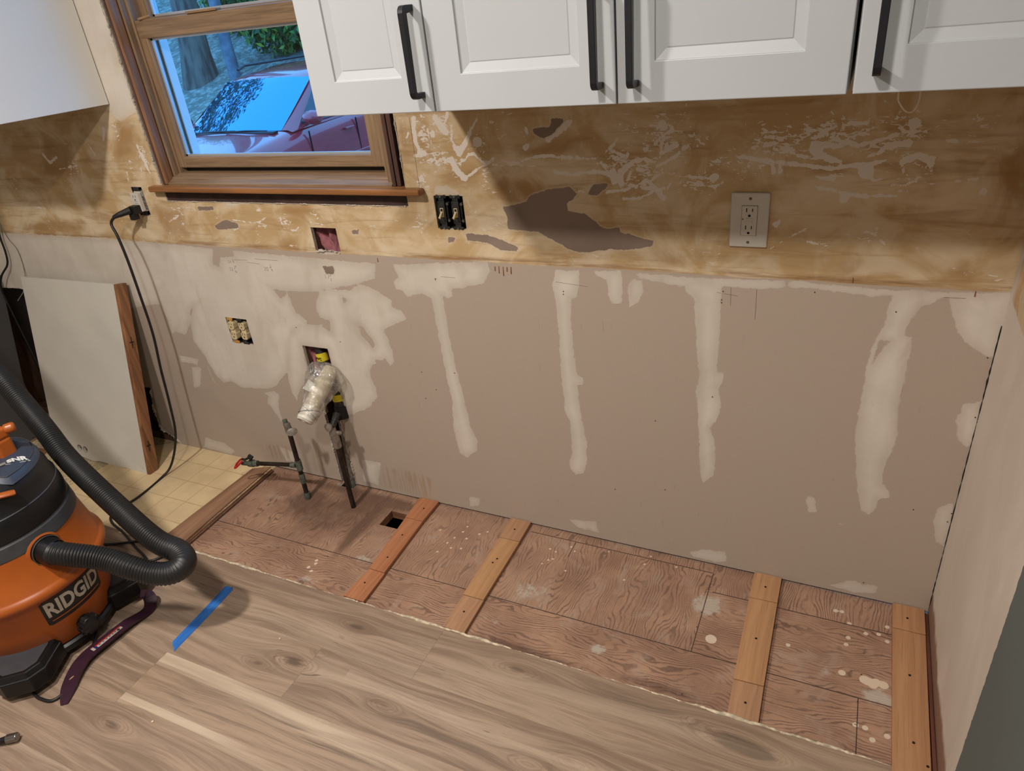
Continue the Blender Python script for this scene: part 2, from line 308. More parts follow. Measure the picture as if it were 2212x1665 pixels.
STROKES = [  # pale glue streaks: (radius start, end, points)
 (.002,.009,[(-1.204,1.292),(-1.231,1.258),(-1.244,1.237),(-1.265,1.215)]), (.003,.005,[(-1.28,1.275),(-1.283,1.244),(-1.276,1.219)]), (.012,.012,[(-1.267,1.215)]), (.008,.010,[(-1.324,1.299),(-1.312,1.282),(-1.3,1.264)]),
 (.004,.004,[(-1.287,1.31),(-1.303,1.274)]), (.003,.003,[(-1.263,1.193),(-1.253,1.191),(-1.238,1.208),(-1.224,1.208),(-1.202,1.189),(-1.185,1.184),(-1.167,1.197)]), (.0025,.0025,[(-1.185,1.184),(-1.214,1.172),(-1.252,1.15),(-1.263,1.143)]),
 (.008,.010,[(-1.291,1.194),(-1.28,1.167),(-1.26,1.146)]), (.014,.014,[(-1.21,1.237)]), (.003,.003,[(-1.173,1.18),(-1.161,1.18)]), (.003,.004,[(-1.145,1.192),(-1.12,1.184),(-1.102,1.184),(-1.082,1.192),(-1.049,1.2),(-1.004,1.201),(-0.9387,1.195)]),
 (.0015,.0015,[(-1.152,1.179),(-1.097,1.179),(-1.051,1.177)]), (.0025,.0025,[(-1.07,1.268),(-1.068,1.246)]), (.006,.006,[(-1.07,1.225),(-1.077,1.221)]), (.008,.008,[(-1.014,1.242),(-0.9822,1.26),(-0.9552,1.278)]),
 (.006,.006,[(-1.39,1.301),(-1.395,1.276),(-1.394,1.24),(-1.388,1.216)]), (.007,.007,[(-1.389,1.212),(-1.373,1.212)]), (.002,.002,[(-1.351,1.273),(-1.348,1.235)]), (.006,.006,[(-1.337,1.266),(-1.339,1.256)]), (.0015,.0015,[(-1.357,1.211),(-1.303,1.214)]), (.003,.003,[(-1.423,1.251),(-1.414,1.264)]),
 (.0035,.003,[(-1.403,1.205),(-1.374,1.205)]),(.003,.002,[(-1.366,1.307),(-1.356,1.304)]),(.006,.002,[(-1.318,1.198),(-1.306,1.191),(-1.267,1.183)]),
 (.003,.003,[(-0.9964,1.198),(-0.8926,1.194),(-0.8889,1.183),(-0.8782,1.185),(-0.8643,1.163),(-0.8497,1.159)]), (.005,.004,[(-0.999,1.163),(-0.9551,1.155),(-0.9004,1.163),(-0.8686,1.161),(-0.852,1.151)]), (.009,.009,[(-0.8496,1.163),(-0.8482,1.139)]), (.008,.008,[(-0.8309,1.163),(-0.8305,1.135)]),
 (.008,.004,[(-0.8395,1.151),(-0.8162,1.174),(-0.7976,1.188),(-0.7755,1.192),(-0.7497,1.185)]), (.004,.004,[(-0.8543,1.213),(-0.8339,1.205),(-0.8158,1.194),(-0.8136,1.203)]), (.0025,.0025,[(-0.8487,1.194),(-0.8119,1.184)]), (.003,.003,[(-0.8371,1.24),(-0.8499,1.223),(-0.8668,1.21)]),
 (.003,.004,[(-0.7457,1.174),(-0.7261,1.183),(-0.7068,1.193),(-0.6916,1.206),(-0.6786,1.218)]), (.007,.007,[(-0.6804,1.217)]), (.004,.008,[(-0.736,1.204),(-0.7166,1.213),(-0.7014,1.221)]), (.003,.003,[(-0.7477,1.225),(-0.738,1.238),(-0.7151,1.252)]),
 (.003,.003,[(-0.734,1.208),(-0.7322,1.228),(-0.7207,1.241)]), (.012,.012,[(-0.7304,1.265)]), (.003,.003,[(-0.8148,1.143),(-0.8062,1.163)]), (.003,.004,[(-0.8702,1.114),(-0.8236,1.119),(-0.8068,1.125),(-0.7558,1.125),(-0.7457,1.12),(-0.7257,1.124)]),
 (.005,.006,[(-0.7698,1.143),(-0.7457,1.124),(-0.7276,1.1)]), (.003,.003,[(-0.7577,1.141),(-0.7457,1.153),(-0.7299,1.159),(-0.7005,1.159)]), (.003,.003,[(-0.8191,1.133),(-0.7944,1.129),(-0.7698,1.143)]), (.002,.003,[(-0.6985,1.153),(-0.6638,1.151),(-0.6108,1.147)]),
 (.010,.010,[(-0.6127,1.149)]), (.003,.003,[(-0.6807,1.132),(-0.648,1.134),(-0.6101,1.129),(-0.5918,1.138)]), (.003,.003,[(-0.824,1.099),(-0.7865,1.099),(-0.7558,1.114)]), (.002,.002,[(-0.9614,1.124),(-0.9463,1.116),(-0.9243,1.116),(-0.9248,1.105)]),
 (.002,.002,[(-0.7978,1.18),(-0.7576,1.174),(-0.7939,1.167),(-0.7617,1.161),(-0.79,1.155)]), (.0015,.0015,[(-0.7081,1.138),(-0.7178,1.128),(-0.7196,1.1)]), (.0025,.0025,[(-0.7113,1.254),(-0.6867,1.251)]),
 (.002,.002,[(-0.7752,1.227),(-0.7555,1.221),(-0.7733,1.214),(-0.7516,1.21)]),
 (.004,.005,[(-0.5634,1.195),(-0.5383,1.193),(-0.5116,1.188),(-0.4853,1.184),(-0.4576,1.18),(-0.4168,1.175),(-0.3668,1.169),(-0.3511,1.173),(-0.3196,1.176),(-0.2979,1.177)]), (.004,.001,[(-0.2981,1.179),(-0.2666,1.186),(-0.2293,1.199)]), (.014,.014,[(-0.3038,1.169),(-0.3019,1.16)]),
 (.004,.005,[(-0.4877,1.18),(-0.4846,1.162)]), (.004,.004,[(-0.473,1.18),(-0.4723,1.161)]), (.015,.015,[(-0.4038,1.211)]), (.008,.003,[(-0.3962,1.2),(-0.3789,1.19),(-0.3555,1.183),(-0.3515,1.176)]), (.003,.003,[(-0.4528,1.203),(-0.4286,1.194),(-0.4017,1.19)]),
 (.006,.003,[(-0.3885,1.219),(-0.3622,1.214),(-0.3441,1.222),(-0.3247,1.216),(-0.3095,1.219),(-0.2798,1.226),(-0.2585,1.235),(-0.2372,1.241)]), (.012,.012,[(-0.2279,1.256)]), (.005,.002,[(-0.2308,1.247),(-0.2289,1.234)]), (.0015,.0015,[(-0.2228,1.242),(-0.2062,1.24)]),
 (.002,.008,[(-0.3059,1.191),(-0.2853,1.199),(-0.2718,1.212),(-0.2517,1.218),(-0.2338,1.218)]), (.003,.005,[(-0.4017,1.157),(-0.391,1.15),(-0.3678,1.148)]), (.008,.008,[(-0.3662,1.148)]), (.001,.001,[(-0.413,1.136),(-0.387,1.127)]), (.004,.004,[(-0.387,1.127),(-0.362,1.125),(-0.3379,1.115)]),
 (.006,.002,[(-0.3379,1.115),(-0.2956,1.112),(-0.2392,1.113)]), (.008,.008,[(-0.3391,1.111),(-0.3382,1.104)]), (.002,.002,[(-0.398,1.233),(-0.3514,1.23)]), (.002,.003,[(-0.3733,1.227),(-0.3412,1.223)]), (.002,.002,[(-0.4004,1.256),(-0.3683,1.254)]),
 (.004,.004,[(-0.3486,1.26),(-0.3146,1.259)]), (.002,.002,[(-0.3367,1.238),(-0.3042,1.237)]), (.002,.002,[(-0.4332,1.244),(-0.4084,1.24)]), (.005,.004,[(-0.5069,1.219),(-0.4866,1.222)]), (.002,.002,[(-0.513,1.207),(-0.487,1.205)]), (.002,.002,[(-0.4739,1.212),(-0.4502,1.212)]),
 (.002,.002,[(-0.4732,1.203),(-0.4582,1.206)]), (.003,.002,[(-0.2925,1.148),(-0.284,1.143),(-0.2691,1.149)]), (.001,.002,[(-0.2517,1.135),(-0.2288,1.135),(-0.2074,1.144)]), (.001,.001,[(-0.2422,1.122),(-0.2151,1.125)]), (.005,.003,[(-0.2388,1.182),(-0.2328,1.162)]),
 (.006,.008,[(-0.2348,1.185),(-0.2234,1.189),(-0.2137,1.194),(-0.1979,1.188)]), (.008,.003,[(-0.1882,1.185),(-0.1848,1.164)]), (.001,.003,[(-0.1379,1.143),(-0.1026,1.148)]), (.007,.007,[(-0.089,1.124)]), (.003,.001,[(-0.17,1.222),(-0.1042,1.219)]),
 (.002,.002,[(-0.4051,1.009),(-0.3618,1.001)]), (.002,.002,[(-0.2932,1.037),(-0.2735,1.032),(-0.2464,1.01)]), (.006,.004,[(-0.4702,1.044),(-0.4634,1.054)]), (.0012,.0012,[(-0.4775,0.9892),(-0.4449,1.014),(-0.4059,1.038)]), (.003,.001,[(-0.2227,1.185),(-0.2448,1.183)]),
 (.0015,.0015,[(-2.143,1.01),(-2.064,1.002),(-2.031,1.005),(-1.998,1.022)]), (.002,.001,[(-1.819,1.011),(-1.754,1.003)]), (.003,.002,[(-1.907,0.9846),(-1.888,0.9812),(-1.871,0.9958)]), (.002,.002,[(-2.444,0.9953),(-2.387,1.019)]), (.002,.002,[(-1.94,0.9322),(-1.868,0.9321)]),(.004,.004,[(-2.027,1.044),(-2.019,1.045)]),
 (.006,.004,[(-2.984,1.224),(-2.963,1.197),(-2.913,1.217)]), (.002,.002,[(-2.72,1.265),(-2.703,1.22)]), (.002,.002,[(-2.931,1.173),(-2.812,1.187)]), (.003,.002,[(-3.167,1.032),(-3.104,1.027)]), (.002,.002,[(-2.572,1.164),(-2.581,1.13)]),(.002,.002,[(-2.496,1.175),(-2.506,1.147)]),
 (.003,.001,[(-2.651,1.048),(-2.625,1.031),(-2.579,1.038)]),(.008,.004,[(-2.47,1.218),(-2.467,1.191),(-2.46,1.158)]),(.004,.003,[(-2.478,1.25),(-2.475,1.224)]),(.005,.003,[(-2.611,1.306),(-2.632,1.269)]),
]
SPECK = [  # (strength, half width, half height, centre)
 (1,.03,.07,[(-1.371,1.252)]), (1,.06,.04,[(-1.332,1.194)]), (1,.025,.03,[(-1.386,1.139)]), (1,.03,.045,[(-1.288,1.176)]), (1,.035,.03,[(-1.204,1.228)]), (.9,.02,.06,[(-1.197,1.148)]), (1,.04,.05,[(-1.312,1.282)]),
 (.8,.05,.02,[(-0.8085,1.262)]), (1,.05,.05,[(-0.7697,1.167)]), (1,.06,.05,[(-0.7342,1.256)]), (1,.05,.04,[(-0.8468,1.186)]), (.9,.05,.04,[(-0.7264,1.228)]), (.9,.06,.04,[(-0.6482,1.14)]), (.8,.05,.04,[(-0.6582,1.231)]),
 (1,.10,.05,[(-0.4803,1.229)]), (1,.12,.045,[(-0.3719,1.244)]), (.9,.08,.03,[(-0.5374,1.177)]), (.9,.07,.05,[(-0.2414,1.249)]), (.8,.06,.03,[(-0.2093,1.155)]), (.9,.07,.04,[(-0.2786,1.217)]), (.8,.03,.02,[(-0.3574,1.157)]), (.9,.03,.03,[(-0.398,1.218)]),
 (.7,.05,.02,[(-0.2311,1.18)]), (1,.025,.014,[(-2.019,0.9931)]), (1,.04,.03,[(-1.923,1.008)]), (1,.02,.025,[(-1.797,1.037)]), (1,.03,.01,[(-2.138,0.9789)]), (1,.02,.015,[(-2.501,0.9981)]), (1,.03,.015,[(-2.322,1.044)]), (.9,.02,.014,[(-2.382,0.9905)]),
 (.8,.03,.04,[(-2.549,1.299)]), (.9,.03,.03,[(-2.546,1.181)]), (.9,.04,.03,[(-2.842,1.182)]), (1,.03,.06,[(-2.462,1.218)]), (.9,.05,.03,[(-2.376,1.031)]), (.7,.05,.03,[(-3.233,1.108)]), (1,.03,.04,[(-1.398,1.139)]), (.9,.03,.04,[(-1.421,1.017)]), (.9,.03,.015,[(-1.186,1.024)]),
 (.8,.03,.012,[(-0.3846,1.008)]), (.8,.04,.02,[(-0.2724,1.024)]), (.7,.05,.03,[(-0.113,1.251)]), (.7,.05,.03,[(-0.6833,1.281)]),(.9,.05,.03,[(-0.6017,1.18)]),
]
STAIN = [ [(-0.1014,0.9745),(-0.0899,0.972),(-0.0848,0.9519),(-0.0857,0.9381),(-0.1012,0.9417),(-0.109,0.9435),(-0.107,0.9642)], [(-0.3067,0.9575),(-0.2941,0.9558),(-0.2911,0.9319),(-0.3158,0.9289),(-0.3292,0.9344)], [(-0.0296,0.9687),(-0.02,0.9648),(-0.0156,0.9517)], [(-0.0015,0.9437),(0.0085,0.9796),(0.0258,0.9141)],
 [(-1.985,0.9219),(-1.944,0.9527),(-1.903,0.9502),(-1.902,0.9215),(-1.977,0.9138)], [(-1.913,1.062),(-1.823,1.063),(-1.837,1.017),(-1.888,1.015),(-1.919,1.042)], [(-1.317,1.148),(-1.237,1.166),(-1.242,1.131),(-1.308,1.135)], [(-1.368,1.292),(-1.354,1.288),(-1.363,1.224),(-1.389,1.225),(-1.387,1.251)], [(-1.186,1.141),(-0.9398,1.128),(-0.9416,1.096),(-1.179,1.098)],
 [(-1.093,1.225),(-0.934,1.232),(-0.9354,1.207),(-1.095,1.204)], [(-0.4079,1.169),(-0.3422,1.166),(-0.3489,1.153),(-0.4015,1.155)], [(-0.2264,1.228),(-0.2037,1.224),(-0.1995,1.198),(-0.2194,1.202)], [(-0.8237,1.115),(-0.7558,1.12),(-0.7356,1.108),(-0.7457,1.099),(-0.8156,1.101)], [(-1.446,1.309),(-1.417,1.308),(-1.425,1.243),(-1.449,1.243)], [(-1.23,0.9179),(-1.108,0.9102),(-1.16,0.8926),(-1.227,0.8984)],
 [(-2.945,1.298),(-2.808,1.267),(-2.834,1.135),(-3.027,1.158)], [(-3.288,0.9699),(-2.908,0.9809),(-2.95,0.9412),(-3.317,0.9283)], [(-0.2175,1.192),(-0.1801,1.192),(-0.1659,1.107),(-0.1861,1.114)], [(-0.0738,1.197),(-0.0361,1.197),(-0.0163,1.102),(-0.0533,1.109)], [(-1.45,1.306),(-1.418,1.305),(-1.414,1.219),(-1.441,1.193),(-1.454,1.263)],
 [(-2.54,1.33),(-2.458,1.318),(-2.478,1.234),(-2.601,1.203)], [(-2.513,1.051),(-2.352,1.048),(-2.359,0.9443),(-2.484,0.9395)], [(-0.752,0.9562),(-0.6857,0.955),(-0.7029,0.9312),(-0.7475,0.9333)] ]
DRIP = [[(-1.759,0.1106),(-1.644,0.1139),(-1.544,0.1026),(-1.569,0.0047),(-1.783,0.005)], [(-1.77,0.0869),(-1.656,0.0949),(-1.549,0.0858),(-1.595,0.0054),(-1.754,0.0105)], [(-2.364,0.0918),(-2.185,0.118),(-2.209,0.0431),(-2.335,0.0256)], [(-2.084,0.1325),(-1.993,0.1416),(-2.057,0.0083),(-2.093,0.0094)]]
RECT_HOLES = {  # x0, x1, z0, z1 of real openings in the board
 'window': (-2.4212, -1.4525, 1.0675, 2.02),
 'cutout': (-1.8262, -1.7290, .9180, .9955), 'switches': (-1.3650, -1.2740, 1.0075, 1.0990),
 'old_outlets': (-2.3220, -2.2200, .5475, .6485), 'drain': (-1.9880, -1.8780, .4530, .5720), 'pipe_slot': (-1.9700, -1.9000, -.03, .300), 'slot_top': (-1.9600, -1.8680, .300, .4530),
 'gfci': (-2.5800, -2.5270, 1.0150, 1.1130), }
TORN = [(-4.3, -.05), (-4.3, .66), (-3.60, .67), (-3.46, .675), (-3.36, .60), (-3.2, .42), (-3.02, .27)]+[(-2.896,0.2721),(-2.922,0.1956),(-2.937,0.0951),(-2.928,0.0537),(-2.877,0.0388),(-2.836,0.0055),(-2.83,-0.0201)]+[(-2.86, -.05)]

def wall_fields(U, V):
    mud = np.full(U.shape, -.05); bare = np.full(U.shape, -.05); peel = np.full(U.shape, -.05); gl = np.full(U.shape, -.05); st = np.full(U.shape, -.12); sp = np.zeros(U.shape)
    for p in MUD: local(U, V, mud, lambda a, b, p=p: np.maximum(-.05, sd_poly(a, b, p)), p)
    for p in BARE: local(U, V, bare, lambda a, b, p=p: np.maximum(-.05, sd_poly(a, b, p)), p)
    mud = np.minimum(mud, -bare); drip = np.full(U.shape, -.05)
    for p in DRIP: local(U, V, drip, lambda a, b, p=p: np.maximum(-.05, sd_poly(a, b, p)), p)
    for p in PEEL: local(U, V, peel, lambda a, b, p=p: np.maximum(-.05, sd_poly(a, b, p)), p)
    for r0, r1, p in STROKES: local(U, V, gl, lambda a, b, p=p, r0=r0, r1=r1: np.maximum(-.05, sd_line(a, b, p, r0, r1)), p)
    for p in STAIN: local(U, V, st, lambda a, b, p=p: np.maximum(-.12, sd_poly(a, b, p)), p, .12)
    for s, rx, rz, c in SPECK:
        sp = np.maximum(sp, s*np.exp(-((U-c[0][0])/rx)**2-((V-c[0][1])/rz)**2))
    return dict(mud=mud, peel=peel, glue=gl, stain=st, speck=sp, drip=drip)

mw = Mt('stripped_drywall'); P = mw.pos(); px, py_, pz = mw.sep(P)
nA = mw.noise(P, 55, 5, .65); nB = mw.noise(P, 6, 4, .6); nC = mw.noise(P, 220, 3, .6); nD = mw.noise(P, 1.8, 3, .5)
brown = mw.mix(mw.ramp(nB, .35, .7), (.395, .325, .265, 1), (.400, .322, .265, 1))
brown = mw.mix(mw.mul(mw.ramp(nC, .45, .8), .3), brown, (.345, .28, .225, 1))
# yellow backing paper with streaky ochre stains
streak = mw.noise(mw.scl(P, (3.2, 1, 34)), 1.0, 5, .6, .8); blot = mw.noise(mw.scl(P, (5, 1, 7)), 1.0, 5, .6, 1.2)
yel = mw.mix(mw.ramp(blot, .34, .62), (.64, .52, .36, 1), (.47, .325, .165, 1))
yel = mw.mix(mw.mul(mw.ramp(streak, .48, .75), .65), yel, (.30, .175, .075, 1))
yel = mw.mix(mw.mul(mw.ramp(mw.noise(P, 9, 4, .6, .6), .52, .72), .75), yel, (.60, .49, .34, 1))
stn = mw.ramp(mw.add(mw.attr('stain'), mw.mul(mw.sub(blot, .5), .07)), -.025, .03)
yel = mw.mix(mw.mul(stn, .62), yel, (.31, .165, .06, 1))
glue = mw.ramp(mw.add(mw.attr('glue'), mw.mul(mw.sub(nA, .5), .019)), -.0006, .0006)
spv = mw.noise(mw.scl(P, (60, 60, 120)), 1.0, 3, .55, 1.0)
speck = mw.ramp(mw.sub(spv, mw.sub(.80, mw.mul(mw.attr('speck'), .305))), -.004, .012)
rare = mw.ramp(mw.mul(mw.ramp(mw.noise(mw.scl(P, (45, 45, 110)), 1.0, 2, .5, .8), .67, .69), mw.ramp(nB, .5, .6)), .2, .8)
gm = mw.math('MAXIMUM', mw.math('MAXIMUM', glue, speck), mw.mul(rare, .8))
yel = mw.mix(gm, yel, (.68, .61, .54, 1))
lineh = mw.add(pz, mw.mul(mw.sub(mw.noise(mw.scl(P, (7, 1, 7)), 1.0, 4), .5), .012))
ymask = mw.ramp(lineh, H1-.0015, H1+.0015)
edge = mw.math('SUBTRACT', 1.0, mw.ramp(mw.math('ABSOLUTE', mw.sub(lineh, H1+.007)), .0, .013))
rust = mw.mul(edge, mw.ramp(mw.noise(mw.scl(P, (4, 1, 60)), 1.0, 5, .65), .40, .58))
yel = mw.mix(mw.mul(rust, .75), yel, (.22, .11, .045, 1))
col = mw.mix(ymask, brown, yel)
mudc = mw.mix(mw.ramp(nB, .3, .75), (.55, .495, .43, 1), (.635, .58, .51, 1))
mudc = mw.mix(mw.mul(mw.ramp(mw.noise(mw.scl(P, (20, 1, 3)), 1.0, 3, .5, .5), .45, .75), .35), mudc, (.50, .435, .365, 1))
mm = mw.ramp(mw.add(mw.attr('mud'), mw.mul(mw.sub(mw.noise(P, 40, 6, .7), .5), .022)), -.0015, .0025)
thin = mw.ramp(mw.attr('mud'), -.002, .032); dens = mw.add(mw.mul(thin, .42), .58)
patchy = mw.mul(mw.ramp(mw.noise(mw.scl(P, (10, 1, 5)), 1.0, 3, .5, 1.0), .55, .75), .3)
col = mw.mix(mw.mul(mm, mw.sub(dens, patchy)), col, mudc)
pm = mw.ramp(mw.add(mw.attr('peel'), mw.mul(mw.sub(nA, .5), .013)), -.0008, .0008)
rim = mw.mul(mw.ramp(mw.add(mw.attr('peel'), mw.mul(mw.sub(nA, .5), .016)), -.005, -.003), mw.sub(1.0, pm))
col = mw.mix(mw.mul(rim, .45), col, (.56, .46, .36, 1))
col = mw.mix(pm, col, mw.mix(mw.ramp(nB, .4, .6), (.25, .188, .152, 1), (.215, .16, .128, 1)))
drp = mw.mul(mw.ramp(mw.attr('drip'), -.006, .012), mw.ramp(mw.noise(mw.scl(P, (130, 1, 6)), 1.0, 3), .46, .62)); col = mw.mix(mw.mul(drp, .6), col, (.32, .215, .13, 1))
gx = mw.add(px, 3.52); gz_ = mw.sub(pz, 1.02); gd = mw.add(mw.math('SQRT', mw.add(mw.mul(gx, gx), mw.mul(gz_, gz_))), mw.mul(mw.sub(nB, .5), .08)); col = mw.mix(mw.mul(mw.sub(1.0, mw.ramp(gd, .05, .15)), .75), col, (.035, .075, .05, 1))
scuff = mw.mul(mw.ramp(mw.noise(mw.scl(P, (70, 1, 14)), 1.0, 3), .62, .72), mw.ramp(mw.noise(P, 3.5, 2), .5, .65))
col = mw.mix(mw.mul(scuff, .28), col, (.24, .17, .12, 1))
mw.base(col); mw.set(Roughness=.82); mw.b.inputs['Specular IOR Level'].default_value = .25
mw.bump(mw.add(mw.add(mw.mul(mm, .6), mw.mul(gm, .5)), mw.sub(mw.mul(nC, .12), pm)), .5, .0012)

SLOT = RECT_HOLES['pipe_slot']
xs = lines((-4.3, -2.75, .008), (-2.75, 0.0, .0042), *[h[0] for h in RECT_HOLES.values()], *[h[1] for h in RECT_HOLES.values()], 0.0)
zs = lines((-.012, .9, .008), (.9, 1.395, .0042), (1.395, 2.45, .02), *[h[2] for h in RECT_HOLES.values() if h[2] > 0], *[h[3] for h in RECT_HOLES.values()], -.012, 2.45)
def wall_keep(U, V):
    k = np.ones(U.shape, bool)
    for a, b, c, d in RECT_HOLES.values(): k &= ~((U > a) & (U < b) & (V > c) & (V < d))
    return k & (sd_poly(U, V, TORN) < 0) & ~((V < 0) & (U > -2.31))
def wall_snap(U, V):
    s = sd_poly(U, V, TORN); m = np.abs(s) < .006; e = .001
    gx = (sd_poly(U+e, V, TORN)-sd_poly(U-e, V, TORN))/(2*e); gz = (sd_poly(U, V+e, TORN)-sd_poly(U, V-e, TORN))/(2*e)
    j = RNG.uniform(-.003, .003, U.shape)
    return np.where(m & (U > -4.2), U-(s+j)*gx, U), np.where(m & (V > 0), V-(s+j)*gz, V)
_cache = {}
def wf(name):
    def g(U, V):
        if 'd' not in _cache: _cache['d'] = wall_fields(U, V)
        return _cache['d'][name]
    return g
wall_back = grid_obj('wall_back', xs, zs, lambda U, V: np.stack([U, np.zeros(U.shape), V], -1), wall_keep,
    {n: wf(n) for n in ('mud', 'peel', 'glue', 'stain', 'speck', 'drip')}, {}, mw.m, None, wall_snap)
tag(wall_back, kind='structure')
_cache.clear()
# board thickness around each opening
gyp = plain('gypsum_edge', (196, 186, 172), .9, var=.2, sc=90, bump=.3)
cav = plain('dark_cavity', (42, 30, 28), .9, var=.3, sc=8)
stud = wood('old_framing', (120, 88, 66), (70, 46, 34), 2, 1, .8)
e = MB()
for nme, (a, b, c, d) in RECT_HOLES.items():
    t = .012
    P4 = [(a, c), (b, c), (b, d), (a, d)]
    for i in range(4):
        if (nme == 'pipe_slot' and i in (0, 2)) or (nme == 'slot_top' and i in (0, 2)) or (nme == 'drain' and i == 0): continue
        p, q = P4[i], P4[(i+1) % 4]; e.raw([(p[0], 0, p[1]), (q[0], 0, q[1]), (q[0], t, q[1]), (p[0], t, p[1])], [(0, 1, 2, 3)])
for i in range(len(TORN)-1):
    p, q = TORN[i], TORN[i+1]; e.raw([(p[0], -.0005, p[1]), (q[0], -.0005, q[1]), (q[0], .012, q[1]), (p[0], .012, p[1])], [(0, 1, 2, 3)])
e.build('board_edge', gyp, wall_back)
# crumbled board edge at the torn corner and around the window opening
rag = MB()
def crumbs(pts, r, n, y=-.001):
    pp = resample([Vector((x, y, z)) for x, z in pts], .0055)
    rr = [r*max(.15, .7+.6*math.sin(k*.37)+random.uniform(-.5, .5)) for k in range(len(pp))]
    pp = [p+Vector((random.uniform(-.6, .6)*r, random.uniform(-.3, .3)*r, random.uniform(-.6, .6)*r)) for p in pp]
    rag.tube(pp, rr, 6)
crumbs(TORN[7:], .0045, 1)
crumbs([(-2.424, 1.70), (-2.424, 1.13)], .0026, 1); crumbs([(-2.42, 1.0675), (-1.46, 1.0675)], .0014, 1); crumbs([(-1.450, 1.31), (-1.450, 1.13)], .0018, 1)
crumbs([(-1.8262, .9185), (-1.76, .925), (-1.729, .918)], .0035, 1); crumbs([(-1.866, .44), (-1.868, .31), (-1.899, .30), (-1.900, .0)], .0035, 1); crumbs([(-1.960, .45), (-1.960, .30), (-1.970, .29), (-1.970, .0)], .0025, 1)
rag.build('crumbled_board_edge', gyp, wall_back)
# studs, wool and sheathing behind the board
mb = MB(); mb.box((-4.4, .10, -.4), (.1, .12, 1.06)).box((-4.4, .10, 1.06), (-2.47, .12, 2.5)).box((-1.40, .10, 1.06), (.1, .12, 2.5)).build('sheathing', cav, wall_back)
for a, b in ((-3.9, -3.86), (-3.5, -3.455), (-3.1, -3.06), (-2.70, -2.66), (-2.03, -1.993), (-1.86, -1.832), (-1.2, -1.16), (-.8, -.76)):
    MB().box((a, .013, -.1), (b, .10, 1.06)).build('stud', stud, wall_back)
MB().box((-4.3, .013, -.10), (-1.97, .10, .03)).build('bottom_plate', stud, wall_back); MB().box((-1.895, .013, -.10), (0, .10, .0)).build('bottom_plate', stud, wall_back)
MB().box((-2.50, .004, 1.0), (-1.40, .10, 1.095)).build('window_header_board', plain('dark_board', (66, 44, 38), .75, var=.25, sc=20), wall_back)
mwl = Mt('pink_wool'); v = mwl.obj(); mwl.base(mwl.mix(mwl.ramp(mwl.noise(mwl.scl(v, (30, 30, 9)), 1, 5, .6, 1), .35, .65), (.36, .13, .15, 1), (.15, .05, .06, 1))); mwl.set(Roughness=.95)
for (a, b, c, d) in ((-1.830, -1.70, .85, 1.04), (-1.993, -1.865, .35, .62)):
    vv = []; n = 14
    for i in range(n+1):
        for j in range(n+1):
            vv.append((a+(b-a)*i/n, .045+.018*math.sin(i*1.3+j*.5)+random.uniform(-.004, .004), c+(d-c)*j/n))
    mesh_obj('insulation', vv, [(i*(n+1)+j, (i+1)*(n+1)+j, (i+1)*(n+1)+j+1, i*(n+1)+j+1) for i in range(n) for j in range(n)], mwl.m, wall_back, True)
# pencil writing
GL = {'0': [[(.2,0),(.8,0),(1,.5),(.8,1),(.2,1),(0,.5),(.2,0)]], '1': [[(.5,0),(.5,1)]], '2': [[(0,.85),(.5,1),(.9,.75),(0,0),(1,0)]], '3': [[(0,1),(.8,.9),(.4,.55),(.9,.3),(.4,0),(0,.1)]],
      '4': [[(.1,1),(0,.5),(.9,.5)],[(.8,1),(.7,0)]], '9': [[(.8,.7),(.2,.6),(.2,1),(.8,1),(.7,0)]], '6': [[(.8,1),(.1,.4),(.3,0),(.8,.1),(.7,.4),(.2,.35)]], '7': [[(0,1),(1,1),(.4,0)]], '-': [[(-.2,.5),(1.2,.6)]], ' ': []}
graph = plain('graphite', (118, 102, 88), .8)
wr = MB()
def scribble(s, x, z, h, r=.0004):
    for i, ch in enumerate(s):
        for st in GL[ch]:
            wr.tube([(x+i*h*.8+p[0]*h*.55, -.0004, z+p[1]*h) for p in st], r, 4)
for s, (cx, cz), h in (('32', [(-2.226,0.8317)][0], .012), ('29', [(-2.2,0.8432)][0], .007), ('-', [(-2.203,0.8347)][0], .009), ('16', [(-2.204,0.8263)][0], .007), ('20', [(-2.065,0.8413)][0], .012), ('3', [(-2.037,0.8542)][0], .008), ('-', [(-2.039,0.8477)][0], .01), ('4', [(-2.035,0.8398)][0], .009),
                       ('17', [(-1.816,0.8297)][0], .014), ('1', [(-1.793,0.8389)][0], .008), ('-', [(-1.797,0.8325)][0], .01), ('2', [(-1.794,0.8233)][0], .008), ('31', [(-2.222,0.8585)][0], .010), ('-', [(-2.201,0.8679)][0], .008), ('4', [(-2.2,0.8597)][0], .008)):
    scribble(s, cx, cz, h)
for p in ([(-2.193,0.8716),(-2.13,0.8733)], [(-2.096,0.8799),(-1.996,0.8788)], [(-2.136,0.8664),(-2.082,0.8629)], [(-1.381,0.863),(-1.333,0.8625)], [(-1.019,0.8709),(-0.9284,0.8638)], [(-0.5943,0.8725),(-0.5449,0.8664)], [(-0.5017,0.8866),(-0.5009,0.8083)], [(-0.5615,0.8872),(-0.5605,0.8405)], [(-0.118,0.8961),(-0.0764,0.897)], [(-1.403,1.304),(-1.406,1.121)]):
    wr.tube([(a, -.0003, b) for a, b in p], .0004, 4)
for p in [[(-1.404,0.8568)],[(-1.403,0.8522)],[(-1.4,0.8571)]]: wr.tube([(p[0][0], -.0004, p[0][1]), (p[0][0]+.003, -.0004, p[0][1]-.002)], .0008, 4)
wr.build('pencil_writing', graph, wall_back)
